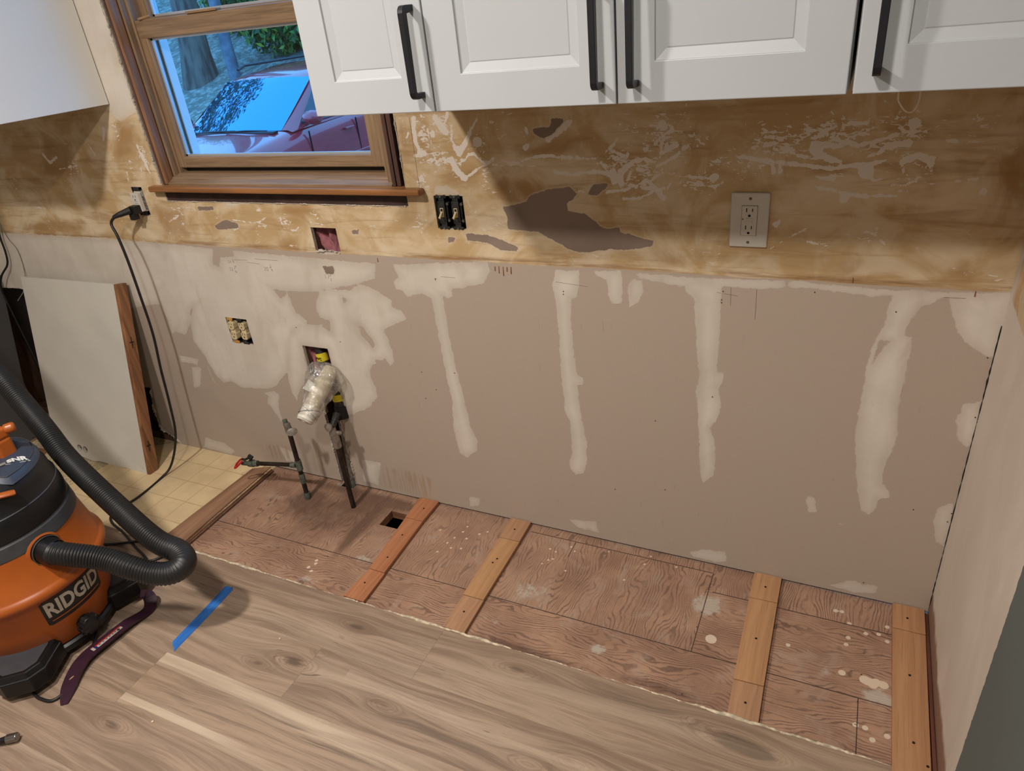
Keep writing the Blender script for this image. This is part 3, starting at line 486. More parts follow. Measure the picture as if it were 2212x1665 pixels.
# small screw dimples and rust runs
dots = MB()
for x, z in [(-0.9992,0.8453),(-0.9998,0.837),(-0.5822,0.8537),(-0.5819,0.8462),(-0.5796,0.8761),(-1.401,0.8541),(-0.5939,0.5764),(-0.7472,0.4756),(-1.385,0.5438),(-0.8718,0.2074),(-0.7179,0.2414),(-1.464,0.4719),(-1.509,0.5309)]+[(-0.374,0.889),(-0.2025,0.855),(-0.0064,0.6108),(-0.0001,0.5986),(-0.0086,0.3046),(-0.0045,0.3318),(-0.0117,0.7631)]+[(-0.1646,0.0491),(-0.0863,0.3237)]+[(-1.511,0.4329),(-1.904,0.4483),(-1.994,0.6404),(-1.815,0.6053)]:
    dots.cyl((x, -.001, z), (x, .002, z), .0016, n=7)
dots.build('screw_dimple', plain('dimple', (74, 58, 50), .8), wall_back)
runs = MB()
for i, (x, z) in enumerate([(-1.199,0.905),(-1.187,0.9057),(-1.174,0.9054),(-1.162,0.9051),(-1.15,0.9059)]): runs.tube([(x, -.0004, z), (x-.001, -.0004, z-.013-.007*(i % 3))], [.0011, .0016], 5)
for x, z in [(-0.2983,0.93),(-0.0617,0.9144)]+[(-1.595,0.9089)]: runs.tube([(x, -.0004, z), (x, -.0004, z-.012)], [.001, .0016], 5)
runs.build('rust_run', plain('rust', (140, 92, 58), .7), wall_back)
# dark gap running down the corner and under the board
gap = MB()
gp = resample([Vector((-.0012, -.0004, z)) for z in (.84, .0)], .012)
gap.tube(gp, [abs(.0016+random.uniform(-.0012, .0018))+(.002 if .70 < p.z < .83 and random.random() < .4 else 0) for p in gp], 6, flat=.5)
gap.build('corner_crack', plain('crack', (28, 22, 20), .95), wall_back)

# ---- right wall with the patched band
mr = Mt('patched_right_wall'); P = mr.pos(); x_, y_, z_ = mr.sep(P)
n1 = mr.noise(mr.scl(P, (1, 5, 2)), 1, 4, .6, .6); n2 = mr.noise(P, 26, 4, .6)
c = mr.mix(mr.ramp(n1, .3, .7), (.60, .53, .46, 1), (.52, .455, .39, 1))
up = mr.ramp(mr.add(z_, mr.mul(mr.sub(n2, .5), .02)), .905, .912); dark = mr.mix(mr.ramp(mr.noise(mr.scl(P, (1, 9, 9)), 1, 4, .6, 1), .4, .6), (.42, .27, .13, 1), (.50, .38, .24, 1))
wedge = mr.ramp(mr.sub(mr.mul(y_, -1.0), .02), .0, .03)
c = mr.mix(mr.mul(up, wedge), c, dark)
pb = mr.ramp(mr.add(mr.mul(y_, -1.0), mr.mul(mr.sub(mr.noise(mr.scl(P, (1, 30, 60)), 1, 4, .7), .5), .012)), .578, .580)
c = mr.mix(pb, c, mr.mix(mr.ramp(n1, .3, .7), (.105, .125, .115, 1), (.09, .107, .10, 1)))
low = mr.mul(mr.sub(1.0, mr.ramp(mr.add(z_, mr.mul(mr.sub(mr.noise(mr.scl(P, (1, 12, 6)), 1, 4), .5), .09)), .045, .075)), mr.sub(1.0, pb))
c = mr.mix(low, c, (.22, .125, .085, 1))
mr.base(c); mr.set(Roughness=.7); mr.bump(mr.noise(P, 60, 4), .2, .001)
wr_ = mesh_obj('wall_right', [(0, 0, -.05), (0, -4, -.05), (0, -4, 2.45), (0, 0, 2.45)], [(0, 1, 2, 3)], mr.m); tag(wr_, kind='structure')
paint = plain('wall_paint', (205, 200, 190), .7, var=.03)
for nme, v in (('wall_left', [(-4.3, 0, -.05), (-4.3, -4, -.05), (-4.3, -4, 2.45), (-4.3, 0, 2.45)]), ('wall_front', [(-4.3, -4, -.05), (0, -4, -.05), (0, -4, 2.45), (-4.3, -4, 2.45)]), ('ceiling', [(-4.3, -4, 2.45), (0, -4, 2.45), (0, .1, 2.45), (-4.3, .1, 2.45)])):
    tag(mesh_obj(nme, v, [(0, 1, 2, 3)], paint), kind='structure')

# ================================================================ FLOOR
floor = thing('floor', None, None, (0, 0, 0), kind='structure')
# laminate: dense grid so the grain can bend round the knots
KN = [(x, y, s, a) for (x, y), s, a in zip([(-1.475,-0.5856),(-0.9722,-0.5629),(-0.4253,-0.566),(-1.666,-0.7941),(-1.567,-0.7543),(-1.893,-1.084),(-1.246,-0.7814),(-1.518,-0.703),(-0.3469,-0.5785),(-0.5096,-0.5444),(-0.839,-0.7903),(-1.857,-1.034),(-0.7393,-0.7516),(-1.995,-1.158),(-1.365,-0.876)], [.03,.035,.05,.03,.04,.035,.03,.02,.03,.016,.03,.012,.03,.008,.02], [1,1,1.3,.9,1.2,1.1,.9,.6,1,.6,.8,.5,.9,.5,.5])]
ROWS = [(-.505, -.685, [-1.223, -2.5]), (-.685, -.8575, [-1.523, -.30, -2.74]), (-.8575, -1.035, [-1.951, -.73]), (-1.035, -1.21, [-2.3, -1.1]), (-1.21, -1.385, [-1.6, -.4]), (-1.385, -1.56, [-2.0, -.8]), (-1.56, -1.735, [-1.3]), (-1.735, -4.0, [])]
G = .0006
ys = lines((-1.5, -.505, .01), (-4.0, -1.5, .08), *[r[0]-G for r in ROWS], *[r[0] for r in ROWS])
xl = lines((-2.95, 0, .01), (-4.3, -2.95, .08), 0.0, *[j-G for r in ROWS for j in r[2]], *[j+G for r in ROWS for j in r[2]])
ys = [y for y in ys if y <= -.505+1e-9]
def row_of(V):
    r = np.zeros(V.shape, int)
    for i, (a, b, j) in enumerate(ROWS): r[(V < a) & (V >= b)] = i
    return r
def pid(U, V):
    r = row_of(V); o = np.zeros(U.shape)
    for i, (a, b, j) in enumerate(ROWS):
        k = np.zeros(U.shape)
        for q in j: k += (U > q)
        o[r == i] = (i*3.7+k[r == i]*1.9+.3)
    return o
def seam(U, V):
    s = np.zeros(U.shape)
    for i, (a, b, j) in enumerate(ROWS):
        s[(V < a) & (V > a-G*1.01) & (i > 0)] = 1
        for q in j: s[(V < a) & (V > b) & (np.abs(U-q) < G)] = 1
    return s
def knot(U, V, pw=1.0):
    f = np.zeros(U.shape)
    for x, y, s, a in KN: f += a*np.exp(-((U-x)/(s*1.7))**2-((V-y)/(s*.55))**2)
    return f
def knotbend(U, V):
    f = np.zeros(U.shape)
    for x, y, s, a in KN: f += a*s*.75*np.tanh((V-y)/(s*.35))*np.exp(-((U-x)/(s*2.4))**2-((V-y)/(s*1.3))**2)
    return f
ml = Mt('oak_laminate'); P = ml.pos(); x_, y_, z_ = ml.sep(P); pi_ = ml.attr('plank'); kb = ml.attr('bend'); kn = ml.attr('knot')
yb = ml.sub(y_, kb); warp = ml.mul(ml.sub(ml.noise(ml.comb(ml.mul(x_, 1.6), ml.mul(y_, 6), ml.mul(pi_, 7)), 1, 2, .5), .5), .10)
yy = ml.add(yb, warp); q = ml.comb(ml.mul(x_, 2.2), ml.mul(yy, 52), ml.mul(pi_, 3.1)); g1 = ml.noise(q, 1, 6, .62)
g2 = ml.noise(ml.comb(ml.mul(x_, 7), ml.mul(yy, 260), pi_), 1, 3, .6); g3 = ml.noise(ml.comb(ml.mul(x_, 1.1), ml.mul(yy, 8), ml.mul(pi_, 5.3)), 1, 3, .5)
c = ml.mix(ml.ramp(g1, .36, .64), (.345, .248, .180, 1), (.185, .126, .088, 1))
c = ml.mix(ml.mul(ml.ramp(g3, .52, .72), .55), c, (.48, .375, .28, 1))
c = ml.mix(ml.mul(ml.ramp(g3, .50, .30), .35), c, (.235, .165, .125, 1))
c = ml.mix(ml.mul(ml.ramp(g2, .48, .68), .5), c, (.17, .115, .08, 1))
tone = ml.noise(ml.comb(ml.mul(pi_, 9.1), 0.0, 0.0), 1, 0); c = ml.mix(ml.mul(ml.ramp(tone, .3, .7), .25), c, (.44, .32, .22, 1))
rings = ml.math('SINE', ml.mul(ml.add(kn, ml.mul(g1, .45)), 30.0)); c = ml.mix(ml.mul(ml.mul(ml.ramp(rings, .0, .9), ml.ramp(kn, .02, .35)), .30), c, (.17, .105, .07, 1))
c = ml.mix(ml.mul(ml.ramp(ml.add(kn, ml.mul(ml.sub(g1, .5), 1.1)), .72, 1.15), .8), c, (.095, .062, .045, 1))
c = ml.mix(ml.attr('pale'), c, ml.mix(ml.ramp(g1, .3, .7), (.54, .43, .325, 1), (.44, .34, .25, 1)))
c = ml.mix(ml.mul(ml.attr('grey'), ml.ramp(ml.add(g1, ml.mul(g2, .4)), .62, .84)), c, (.13, .098, .076, 1))
crk = ml.mul(ml.ramp(ml.noise(ml.comb(ml.mul(x_, 9), ml.mul(yy, 90), pi_), 1, 2), .70, .74), ml.ramp(g3, .5, .6)); c = ml.mix(ml.mul(crk, .7), c, (.11, .07, .05, 1))
c = ml.mix(ml.mul(ml.attr('seam'), .6), c, (.12, .085, .06, 1))
ml.base(c); ml.set(Roughness=ml.add(.40, ml.mul(g2, .15))); ml.b.inputs['Specular IOR Level'].default_value = .35; ml.bump(ml.add(g2, ml.mul(ml.attr('seam'), -4)), .10, .001)
def band(V, y0, h): return np.clip(1-np.abs((V-y0)/h), 0, 1)
def pale(U, V):
    a = np.exp(-((V+.885+.012*np.sin(U*4))/.022)**4)*(U > -1.95)*(U < -1.0)*(row_of(V) == 2)*np.clip((-1.0-U)/.35, 0, 1)
    b = np.exp(-((V+1.018+.01*np.sin(U*5+1))/.013)**4)*(U > -1.951)*(row_of(V) == 2)*np.clip((-1.42-U)/.25, 0, 1)
    c_ = .5*np.exp(-((V+.60+.02*np.sin(U*3))/.02)**2)*(row_of(V) == 0)*np.clip((U+1.2)/.2, 0, 1)*np.clip((-.1-U)/.5, 0, 1)
    d = .5*np.exp(-((V+.735-.02*np.sin(U*3+1))/.012)**2)*(row_of(V) == 1)*(U > -1.4)
    return np.clip(a*.9+b*.95+c_+d, 0, 1)
def grey(U, V):
    a = np.exp(-((V+.925+.03*(U+1.4))/.018)**2-((U+1.35)/.22)**2)*(row_of(V) == 2)
    b = .65*np.exp(-((V+.545+.05*(U+.75))/.02)**2-((U+.62)/.2)**2)*(row_of(V) == 0)
    c_ = .5*np.exp(-((V+.80-.03*(U+1.1))/.02)**2-((U+1.1)/.25)**2)
    d = .7*np.exp(-((V+.965)/.02)**2-((U+1.7)/.2)**2)
    return np.clip(a+b+c_+d, 0, 1)
lam = grid_obj('laminate_planks', xl, ys, lambda U, V: np.stack([U, V, np.zeros(U.shape)], -1), None, dict(knot=knot, bend=knotbend, grey=grey),
    dict(plank=pid, seam=seam, pale=pale), ml.m, floor)
MB().box((-4.3, -.506, -.0065), (0, -4, -.0003)).build('laminate_core', plain('laminate_core', (170, 140, 104), .8), floor)

# plywood subfloor with seams, paint spots and stains
ZP = -.0125
PS = [('h', -.3385, -2.31, 0), ('h', -.032, -1.16, -.565), ('h', -.108, -.55, -.0), ('v', -1.0, -.108, -.03), ('v', -.562, -.3385, -.03), ('v', -.16, -.51, -.3385)]
DROPS = [(x, y, r) for pts, r in (([(-1.784,-0.3886),(-1.789,-0.4242),(-1.777,-0.4018),(-1.769,-0.4351)], .006), ([(-1.461,-0.1224),(-1.405,-0.1725),(-1.381,-0.1062),(-1.353,-0.1331),(-1.322,-0.0985),(-1.3,-0.0796),(-1.348,-0.1816),(-1.415,-0.2207),(-1.379,-0.0776),(-1.394,-0.1419),(-1.381,-0.19)], .0045), ([(-1.046,-0.0961),(-1.007,-0.06),(-1.054,-0.1389),(-1.067,-0.1608),(-1.042,-0.1304),(-0.9888,-0.074),(-1.068,-0.0897)], .004),
    ([(-1.006,-0.0587),(-0.8867,-0.0418),(-0.6717,-0.0418),(-0.765,-0.0609),(-0.805,-0.1443),(-0.7558,-0.0211),(-0.9883,-0.0759),(-0.9864,-0.1656)], .004), ([(-0.2249,-0.0681),(-0.2091,-0.0658),(-0.1891,-0.1032),(-0.1485,-0.1255),(-0.1175,-0.1173),(-0.0976,-0.1347),(-0.1896,-0.1545),(-0.1936,-0.1797),(-0.0977,-0.0837),(-0.331,-0.2316)], .006), ([(-0.1991,-0.2754)], .009), ([(-0.1464,-0.2793),(-0.1416,-0.2808)], .013), ([(-0.1288,-0.2891),(-0.1216,-0.2753)], .010), ([(-0.1057,-0.2792)], .012), ([(-0.5215,-0.2795)], .015), ([(-0.1632,-0.4162),(-0.1431,-0.4173),(-0.1273,-0.4438),(-0.0972,-0.4227)], .007)) for x, y in pts]
WASH = [(x, y, a, b, s) for (x, y), a, b, s in zip([(-0.5522,-0.1621),(-0.7974,-0.4156),(-0.1154,-0.322),(-1.061,-0.2827),(-1.35,-0.4528),(-0.2199,-0.2825),(-1.751,-0.4694),(-1.398,-0.0551),(-0.8412,-0.2448),(-1.977,-0.0142),(-2.308,-0.31),(-1.854,-0.2559),(-1.641,-0.3312),(-0.7768,-0.0818),(-1.119,-0.4181)], [.05,.03,.05,.06,.04,.04,.05,.05,.2,.03,.06,.08,.05,.15,.06], [.05,.02,.03,.04,.03,.03,.03,.03,.06,.02,.05,.03,.02,.05,.04], [1,.8,1,.7,.5,.6,.6,.4,.35,.8,.5,.4,.7,.3,.5])]
NAILS = [(-2.152,-0.1081),(-2.172,-0.2335),(-1.802,-0.3065),(-1.759,-0.2275),(-1.755,-0.1269),(-1.367,-0.2221),(-1.363,-0.3473),(-1.76,-0.3594)]+[(-0.9555,-0.023),(-0.8157,-0.3918),(-0.5643,-0.1939),(-0.5653,-0.2509),(-0.5444,-0.2631),(-0.5512,-0.352),(-0.5519,-0.3915),(-0.5535,-0.4164),(-0.5547,-0.4751),(-0.5306,0.0111),(-0.5428,-0.1227),(-0.5418,-0.3229),(-0.1608,-0.3488),(-0.1632,-0.4162),(-0.1582,-0.5014),(-0.1548,-0.2644),(-0.1509,-0.1938),(-0.1522,-0.0319),(-0.5648,-0.3275),(-0.9498,-0.3174),(-0.7215,0.055)]
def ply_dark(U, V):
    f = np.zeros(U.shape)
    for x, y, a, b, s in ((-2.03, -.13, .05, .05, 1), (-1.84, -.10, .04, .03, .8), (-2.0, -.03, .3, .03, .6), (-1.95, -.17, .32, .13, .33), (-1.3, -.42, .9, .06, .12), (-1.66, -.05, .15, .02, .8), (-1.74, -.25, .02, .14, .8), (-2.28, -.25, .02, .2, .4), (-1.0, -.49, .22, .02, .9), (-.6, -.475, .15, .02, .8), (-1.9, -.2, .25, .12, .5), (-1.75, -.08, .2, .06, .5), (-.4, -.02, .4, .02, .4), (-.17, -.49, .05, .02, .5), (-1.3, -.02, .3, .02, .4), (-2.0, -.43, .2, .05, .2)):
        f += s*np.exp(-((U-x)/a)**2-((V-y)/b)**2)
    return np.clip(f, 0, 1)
def ply_white(U, V):
    f = np.zeros(U.shape)
    for x, y, a, b, s in WASH: f += s*np.exp(-((U-x)/a)**2-((V-y)/b)**2)
    return np.clip(f, 0, 1)
def ply_drop(U, V):
    d = np.full(U.shape, -.02)
    for x, y, r in DROPS: d = np.maximum(d, r-np.hypot(U-x, V-y))
    return d
def ply_nail(U, V):
    d = np.full(U.shape, -.02)
    for x, y in NAILS: d = np.maximum(d, .0028-np.hypot(U-x, V-y))
    return d
def ply_zone(U, V):
    z = np.where(V < -.3385, 3.0, np.where(U < -1.74, 0.0, np.where(U < -1.0, 6.0, 9.0)))
    z = np.where((U > -.562) & (V > -.3385), 13.0, z); z = np.where((U > -.555) & (V > -.108), 16.0, z); z = np.where((U > -1.16) & (U < -.562) & (V > -.032), 19.0, z)
    return z
def ply_dir(U, V):   # 1 = grain runs along x
    z = ply_zone(U, V); return np.where((z == 3) | (z == 13), 1.0, 0.0)
def ply_seam(U, V):
    s = np.zeros(U.shape)
    for k, c0, a, b in PS:
        if k == 'h': s[(np.abs(V-c0) < .0014) & (U > a) & (U < b)] = 1
        else: s[(np.abs(U-c0) < .0012) & (V > a) & (V < b)] = 1
    return s
mp = Mt('plywood_subfloor'); P = mp.pos(); x_, y_, z_ = mp.sep(P); zn = mp.attr('zone'); dr = mp.attr('dir')
nd = mp.sub(1.0, dr); al = mp.add(mp.mul(x_, dr), mp.mul(y_, nd)); ac = mp.add(mp.mul(y_, dr), mp.mul(x_, nd))
w1 = mp.noise(mp.comb(mp.mul(al, 4.5), mp.mul(ac, 12), zn), 1, 2, .5); w2 = mp.noise(mp.comb(mp.mul(al, 26), mp.mul(ac, 50), zn), 1, 3, .5)
w3 = mp.noise(mp.comb(mp.mul(al, 60), mp.mul(ac, 90), zn), 1, 2, .5)
ph = mp.add(mp.add(mp.mul(ac, 640), mp.mul(w1, 82)), mp.add(mp.mul(w2, 6.5), mp.mul(w3, 2.5))); sn = mp.math('SINE', ph); vis = mp.ramp(mp.noise(mp.comb(mp.mul(al, 9), mp.mul(ac, 22), mp.add(zn, 3.0)), 1, 3, .6), .30, .62)
c = mp.mix(mp.ramp(mp.noise(mp.scl(P, (5, 7, 1)), 1, 4, .6), .3, .7), (.41, .245, .16, 1), (.27, .150, .098, 1))
c = mp.mix(mp.mul(mp.ramp(sn, .15, .95), mp.add(mp.mul(vis, .62), .16)), c, (.095, .050, .036, 1))
fine = mp.noise(mp.comb(mp.mul(al, 22), mp.mul(ac, 420), zn), 1, 3, .6); c = mp.mix(mp.mul(mp.ramp(fine, .5, .7), .35), c, (.12, .066, .05, 1))
tz = mp.noise(mp.comb(mp.mul(zn, 1.37), 0.0, 0.0), 1, 0); c = mp.mix(mp.mul(mp.ramp(tz, .3, .7), .28), c, (.36, .235, .17, 1))
c = mp.mix(mp.mul(mp.ramp(mp.noise(mp.scl(P, (11, 9, 1)), 1, 5, .7, .7), .50, .72), .42), c, (.42, .32, .255, 1))
wn_ = mp.noise(P, 42, 5, .7); c = mp.mix(mp.mul(mp.ramp(mp.add(mp.attr('wash'), mp.mul(mp.sub(wn_, .5), 1.5)), .42, .85), .62), c, (.50, .475, .41, 1))
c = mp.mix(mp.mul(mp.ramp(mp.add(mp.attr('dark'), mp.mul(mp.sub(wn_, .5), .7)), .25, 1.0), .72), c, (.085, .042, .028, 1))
c = mp.mix(mp.ramp(mp.add(mp.attr('drop'), mp.mul(mp.sub(wn_, .5), .0035)), -.0004, .0004), c, (.62, .50, .385, 1))
tiny = mp.vor(mp.scl(P, (1, 1, 0)), 55); c = mp.mix(mp.mul(mp.sub(1.0, mp.ramp(tiny, .045, .075)), mp.ramp(mp.noise(P, 4, 2), .48, .6)), c, (.52, .44, .36, 1))
c = mp.mix(mp.ramp(mp.attr('nail'), -.0005, .0005), c, (.045, .03, .025, 1))
c = mp.mix(mp.mul(mp.attr('seam'), .97), c, (.04, .024, .018, 1))
mp.base(c); mp.set(Roughness=.62); mp.bump(mp.add(mp.mul(sn, -.35), fine), .22, .0015)
HX0, HX1, HY0, HY1 = -1.684, -1.600, -.166, -.088
pxs = lines((-2.36, .0, .005), 0.0, HX0, HX1, *[c0-.0012 for k, c0, a, b in PS if k == 'v'], *[c0+.0012 for k, c0, a, b in PS if k == 'v'])
pys = lines((-.515, .02, .005), HY0, HY1, -.3385-.0014, -.3385+.0014, -.032-.0014, -.032+.0014, -.108-.0014, -.108+.0014)
SXA, SXB = -1.960, -1.905
grid_obj('plywood_subfloor', pxs, pys, lambda U, V: np.stack([U, V, np.full(U.shape, ZP)], -1), lambda U, V: ~((U > HX0) & (U < HX1) & (V > HY0) & (V < HY1)) & ~((U > SXA) & (U < SXB) & (V > -.022)),
    dict(dark=ply_dark, wash=ply_white, drop=ply_drop, nail=ply_nail), dict(zone=ply_zone, dir=ply_dir, seam=ply_seam), mp.m, floor)
plyedge = wood('plywood_edge', (150, 108, 74), (92, 58, 40), 0, 1, .8, 30)
hb = MB(); t = .030
for (a, b) in (((HX0, HY0), (HX1, HY0)), ((HX1, HY0), (HX1, HY1)), ((HX1, HY1), (HX0, HY1)), ((HX0, HY1), (HX0, HY0))):
    hb.raw([(a[0], a[1], ZP), (b[0], b[1], ZP), (b[0], b[1], ZP-t), (a[0], a[1], ZP-t)], [(0, 1, 2, 3)])
hb.build('cutout_edge', plyedge, floor)
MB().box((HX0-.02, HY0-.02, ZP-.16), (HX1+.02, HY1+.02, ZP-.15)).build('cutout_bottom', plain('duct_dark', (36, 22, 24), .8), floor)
MB().box((-4.4, -.7, -.2), (.1, .1, -.19)).box((-4.4, -.7, -.2), (.1, -.68, -.02)).box((-4.4, -.7, -.2), (-4.38, .1, -.02)).box((.08, -.7, -.2), (.1, .1, -.02)).build('crawl_space_light_block', cav, floor)  # closed box under the floor, sides added to keep sky light out

# vinyl sheet with a square tile print, running in front of the white panel
mv = Mt('vinyl_flooring'); P = mv.pos(); x_, y_, z_ = mv.sep(P)
T = .105
wob = mv.mul(mv.sub(mv.noise(P, 14, 3), .5), .004)
fx = mv.math('ABSOLUTE', mv.sub(mv.math('FRACT', mv.math('DIVIDE', mv.add(mv.add(x_, 5.0), wob), T)), .5)); fy = mv.math('ABSOLUTE', mv.sub(mv.math('FRACT', mv.math('DIVIDE', mv.add(mv.add(y_, 5.03), wob), T)), .5))
gr = mv.ramp(mv.math('MAXIMUM', fx, fy), .465, .492); c = mv.mix(mv.ramp(mv.noise(P, 9, 4), .3, .7), (.68, .53, .31, 1), (.58, .44, .26, 1))
c = mv.mix(mv.mul(gr, .65), c, (.40, .285, .155, 1))
c = mv.mix(mv.mul(mv.ramp(mv.noise(P, 3.3, 5, .6, .5), .5, .7), .35), c, (.42, .335, .24, 1)); c = mv.mix(mv.mul(mv.ramp(mv.noise(P, 120, 3), .62, .7), .4), c, (.62, .52, .36, 1))
mv.base(c); mv.set(Roughness=.5); mv.bump(gr, -.15, .001)
VX = -2.3
VIN = [(-3.05, -.505), (-2.585, -.512)]+[(-2.586,-0.5233),(-2.484,-0.5159),(-2.398,-0.4874)]+[(-2.345, -.478), (-2.345, -.03)]+[(-2.345, .02), (-2.86, .02), (-2.95, -.05), (-3.02, -.16), (-3.035, -.22), (-3.045, -.31), (-3.065, -.40)]
vm = MB(); vm.prism([(x, y) for x, y in VIN], -.004, .0008, (0, 1, 2)); vm.build('vinyl_flooring', mv.m, floor)
mo = Mt('sawdusty_particle_board'); P = mo.pos(); cc = mo.vor(mo.scl(P, (1, 1.4, 1)), 150, 1.0, 'Color'); r_ = mo.sep(cc)[0]
c = mo.mix(mo.ramp(r_, .1, .9), (.36, .275, .165, 1), (.56, .45, .29, 1)); c = mo.mix(mo.mul(mo.ramp(mo.noise(P, 12, 4), .5, .7), .5), c, (.27, .20, .12, 1)); mo.base(c); mo.set(Roughness=.9); mo.bump(mo.noise(P, 260, 3), .6, .002)
MB().box((-4.3, -.506, -.02), (-2.30, .1, -.0045)).build('particle_board_subfloor', mo.m, floor)
# tack holes along the front edge of the vinyl
th = MB()
for i in range(16):
    x = -2.66+i*.022; th.cyl((x, -.495+.001*(i % 3), .0009), (x, -.495+.001*(i % 3), .0013), .0022, n=7)
th.build('tack_holes', plain('tack_hole', (60, 44, 30), .8), floor)
# torn bead of underlayment showing along the laminate edge
ue = []
for i, x in enumerate(np.arange(-2.26, -.02, .006)):
    a = 1+.6*math.sin(i*.23)+.7*math.sin(i*.071+1)
    ue.append((x, -.5035+.0012*math.sin(i*.5)+random.uniform(-.0008, .0008), -.003+random.uniform(-.0008, .001)))
um = MB(); um.tube(ue, [max(.0010, .0034+.0020*math.sin(i*.045)+.0012*math.sin(i*.17)+random.uniform(-.0005, .0005)) for i in range(len(ue))], 7)
um.build('underlayment_edge', plain('underlayment', (222, 206, 180), .9, var=.25, sc=60, bump=.3), floor)
# ================================================================ WINDOW
oakv = wood('woodgrain_vinyl', (148, 122, 94), (112, 88, 66), 0, 1, .45, 110); oakvz = wood('woodgrain_vinyl_upright', (148, 122, 94), (112, 88, 66), 2, 1, .45, 110)
jambw = wood('stained_jamb', (150, 108, 74), (110, 74, 48), 2, 1, .4, 70); redw = wood('dark_red_wood', (104, 70, 58), (58, 38, 33), 2, 1, .6, 90)
stoolw = wood('stained_stool', (158, 108, 64), (118, 76, 42), 0, 1, .35, 60)
blk0 = plain('gap_shade_black', (26, 20, 18), .7)
win = thing('window_1', None, None, (-1.93, 0, 1.12), kind='structure')
XL, XR = -2.405, -1.4965
MB().box((-2.4575, -.031, 1.1035), (-1.3915, .0, 1.1215)).box((-2.41, -.001, 1.1035), (-1.456, .09, 1.1215)).build('window_stool', stoolw, win, bevel=.005, seg=3)
MB().box((-2.405, -.001, 1.1215), (-2.391, .032, 2.0)).build('window_jamb', jambw, win, bevel=.004)
MB().box((-2.414, .0, 1.1215), (-2.406, .10, 2.0)).build('jamb_edge', redw, win); 
MB().box((-1.4955, .002, 1.1215), (-1.4835, .10, 2.0)).build('window_jamb', redw, win, bevel=.002); MB().box((-1.4815, .004, 1.1215), (-1.4675, .10, 2.0)).build('window_jamb', redw, win, bevel=.002)
MB().box((-1.4665, .03, 1.0), (-1.40, .10, 2.1)).box((-2.50, .03, 1.0), (-2.4145, .10, 2.1)).build('rough_framing', bpy.data.materials['dark_board'], win)
fr = MB()
fr.box((-2.391, .030, 1.12), (-2.381, .115, 2.0)).box((-2.381, .048, 1.12), (-2.372, .115, 2.0)).box((-1.533, .030, 1.12), (-1.4965, .115, 2.0)).box((-1.515, .012, 1.12), (-1.4965, .04, 2.0))
fr.build('window_frame', oakvz, win, bevel=.002)
f2 = MB()
f2.prism([(.001, 1.118), (.001, 1.126), (.024, 1.137), (.026, 1.141), (.052, 1.1495), (.115, 1.150), (.115, 1.118)], -2.391, -1.4965, (1, 2, 0))
MB().box((-2.39, .078, 1.149), (-1.50, .10, 1.175)).build('sash_gap_backing', blk0, win)  # dark strip standing in for the shade in the sash gap
f2.box((-2.391, .03, 1.97), (-1.4965, .115, 2.0)); f2.build('window_frame', oakv, win, bevel=.0012)
sp = plain('spacer_metal', (196, 200, 206), .35, .6, var=.02); alu = plain('dark_spacer', (70, 74, 82), .5, .3)
mg = Mt('window_glass'); tr = mg.N.new('ShaderNodeBsdfTransparent'); gls = mg.N.new('ShaderNodeBsdfGlossy'); gls.inputs['Roughness'].default_value = .02
mg.lk((.93, .96, .97), tr.inputs[0]); fz = mg.N.new('ShaderNodeFresnel'); fz.inputs[0].default_value = 1.45; mx = mg.N.new('ShaderNodeMixShader')
mg.lk(mg.mul(fz.outputs[0], mg.sub(1.0, mg.N.new('ShaderNodeNewGeometry').outputs['Backfacing'])), mx.inputs[0]); mg.L.new(tr.outputs[0], mx.inputs[1]); mg.L.new(gls.outputs[0], mx.inputs[2]); mg.L.new(mx.outputs[0], mg.out.inputs[0])
def sash(y0, z0, z1, xl, xr, st, bt, tp):
    s = MB().box((xl, y0, z0), (xl+st, y0+.03, z1)).box((xr-st-.008, y0, z0), (xr, y0+.03, z1)).build('sash', oakvz, win, bevel=.004)
    MB().box((xl+.001, y0+.001, z0), (xr-.001, y0+.029, z0+bt)).box((xl+.001, y0-.001, z1-tp), (xr-.001, y0+.029, z1)).build('sash_rail', oakv, s, bevel=.004)
    a, b, c, d = xl+st, xr-st-.008, z0+bt, z1-tp; r = MB()
    for q0, q1 in (((a, c), (b, c+.006)), ((a, d-.006), (b, d)), ((a, c), (a+.006, d)), ((b-.006, c), (b, d))): r.box((q0[0], y0+.012, q0[1]), (q1[0], y0+.022, q1[1]))
    r.build('glass_spacer', sp, s); MB().box((a+.001, y0+.016, c+.001), (b-.001, y0+.019, d-.001)).build('window_pane', mg.m, s)
sash(.055, 1.164, 1.604, -2.394, -1.530, .052, .036, .052)
sash(.087, 1.565, 1.99, -2.385, -1.520, .048, .045, .045)
MB().box((-2.15, .05, 1.604), (-2.03, .075, 1.611)).cyl((-2.35, .05, 1.606), (-2.31, .062, 1.612), .004).build('sash_latch', plain('latch_tan', (150, 118, 84), .5), win, bevel=.002)
MB().box((-1.905, .004, 1.1215), (-1.86, .008, 1.1265)).build('paint_chip', plain('dark_chip', (60, 36, 24), .8), win)
ext = plain('exterior_white_trim', (225, 230, 235), .5, var=.02)
MB().box((-2.47, .116, 1.10), (-2.366, .15, 2.1)).box((-2.48, .15, 1.10), (-2.376, .158, 2.1)).build('exterior_trim', ext, win, bevel=.003)
MB().box((-1.545, .116, 1.10), (-1.44, .15, 2.1)).box((-2.47, .116, 1.08), (-1.44, .18, 1.13)).box((-2.47, .116, 2.0), (-1.44, .15, 2.1)).build('exterior_trim', ext, win, bevel=.003)
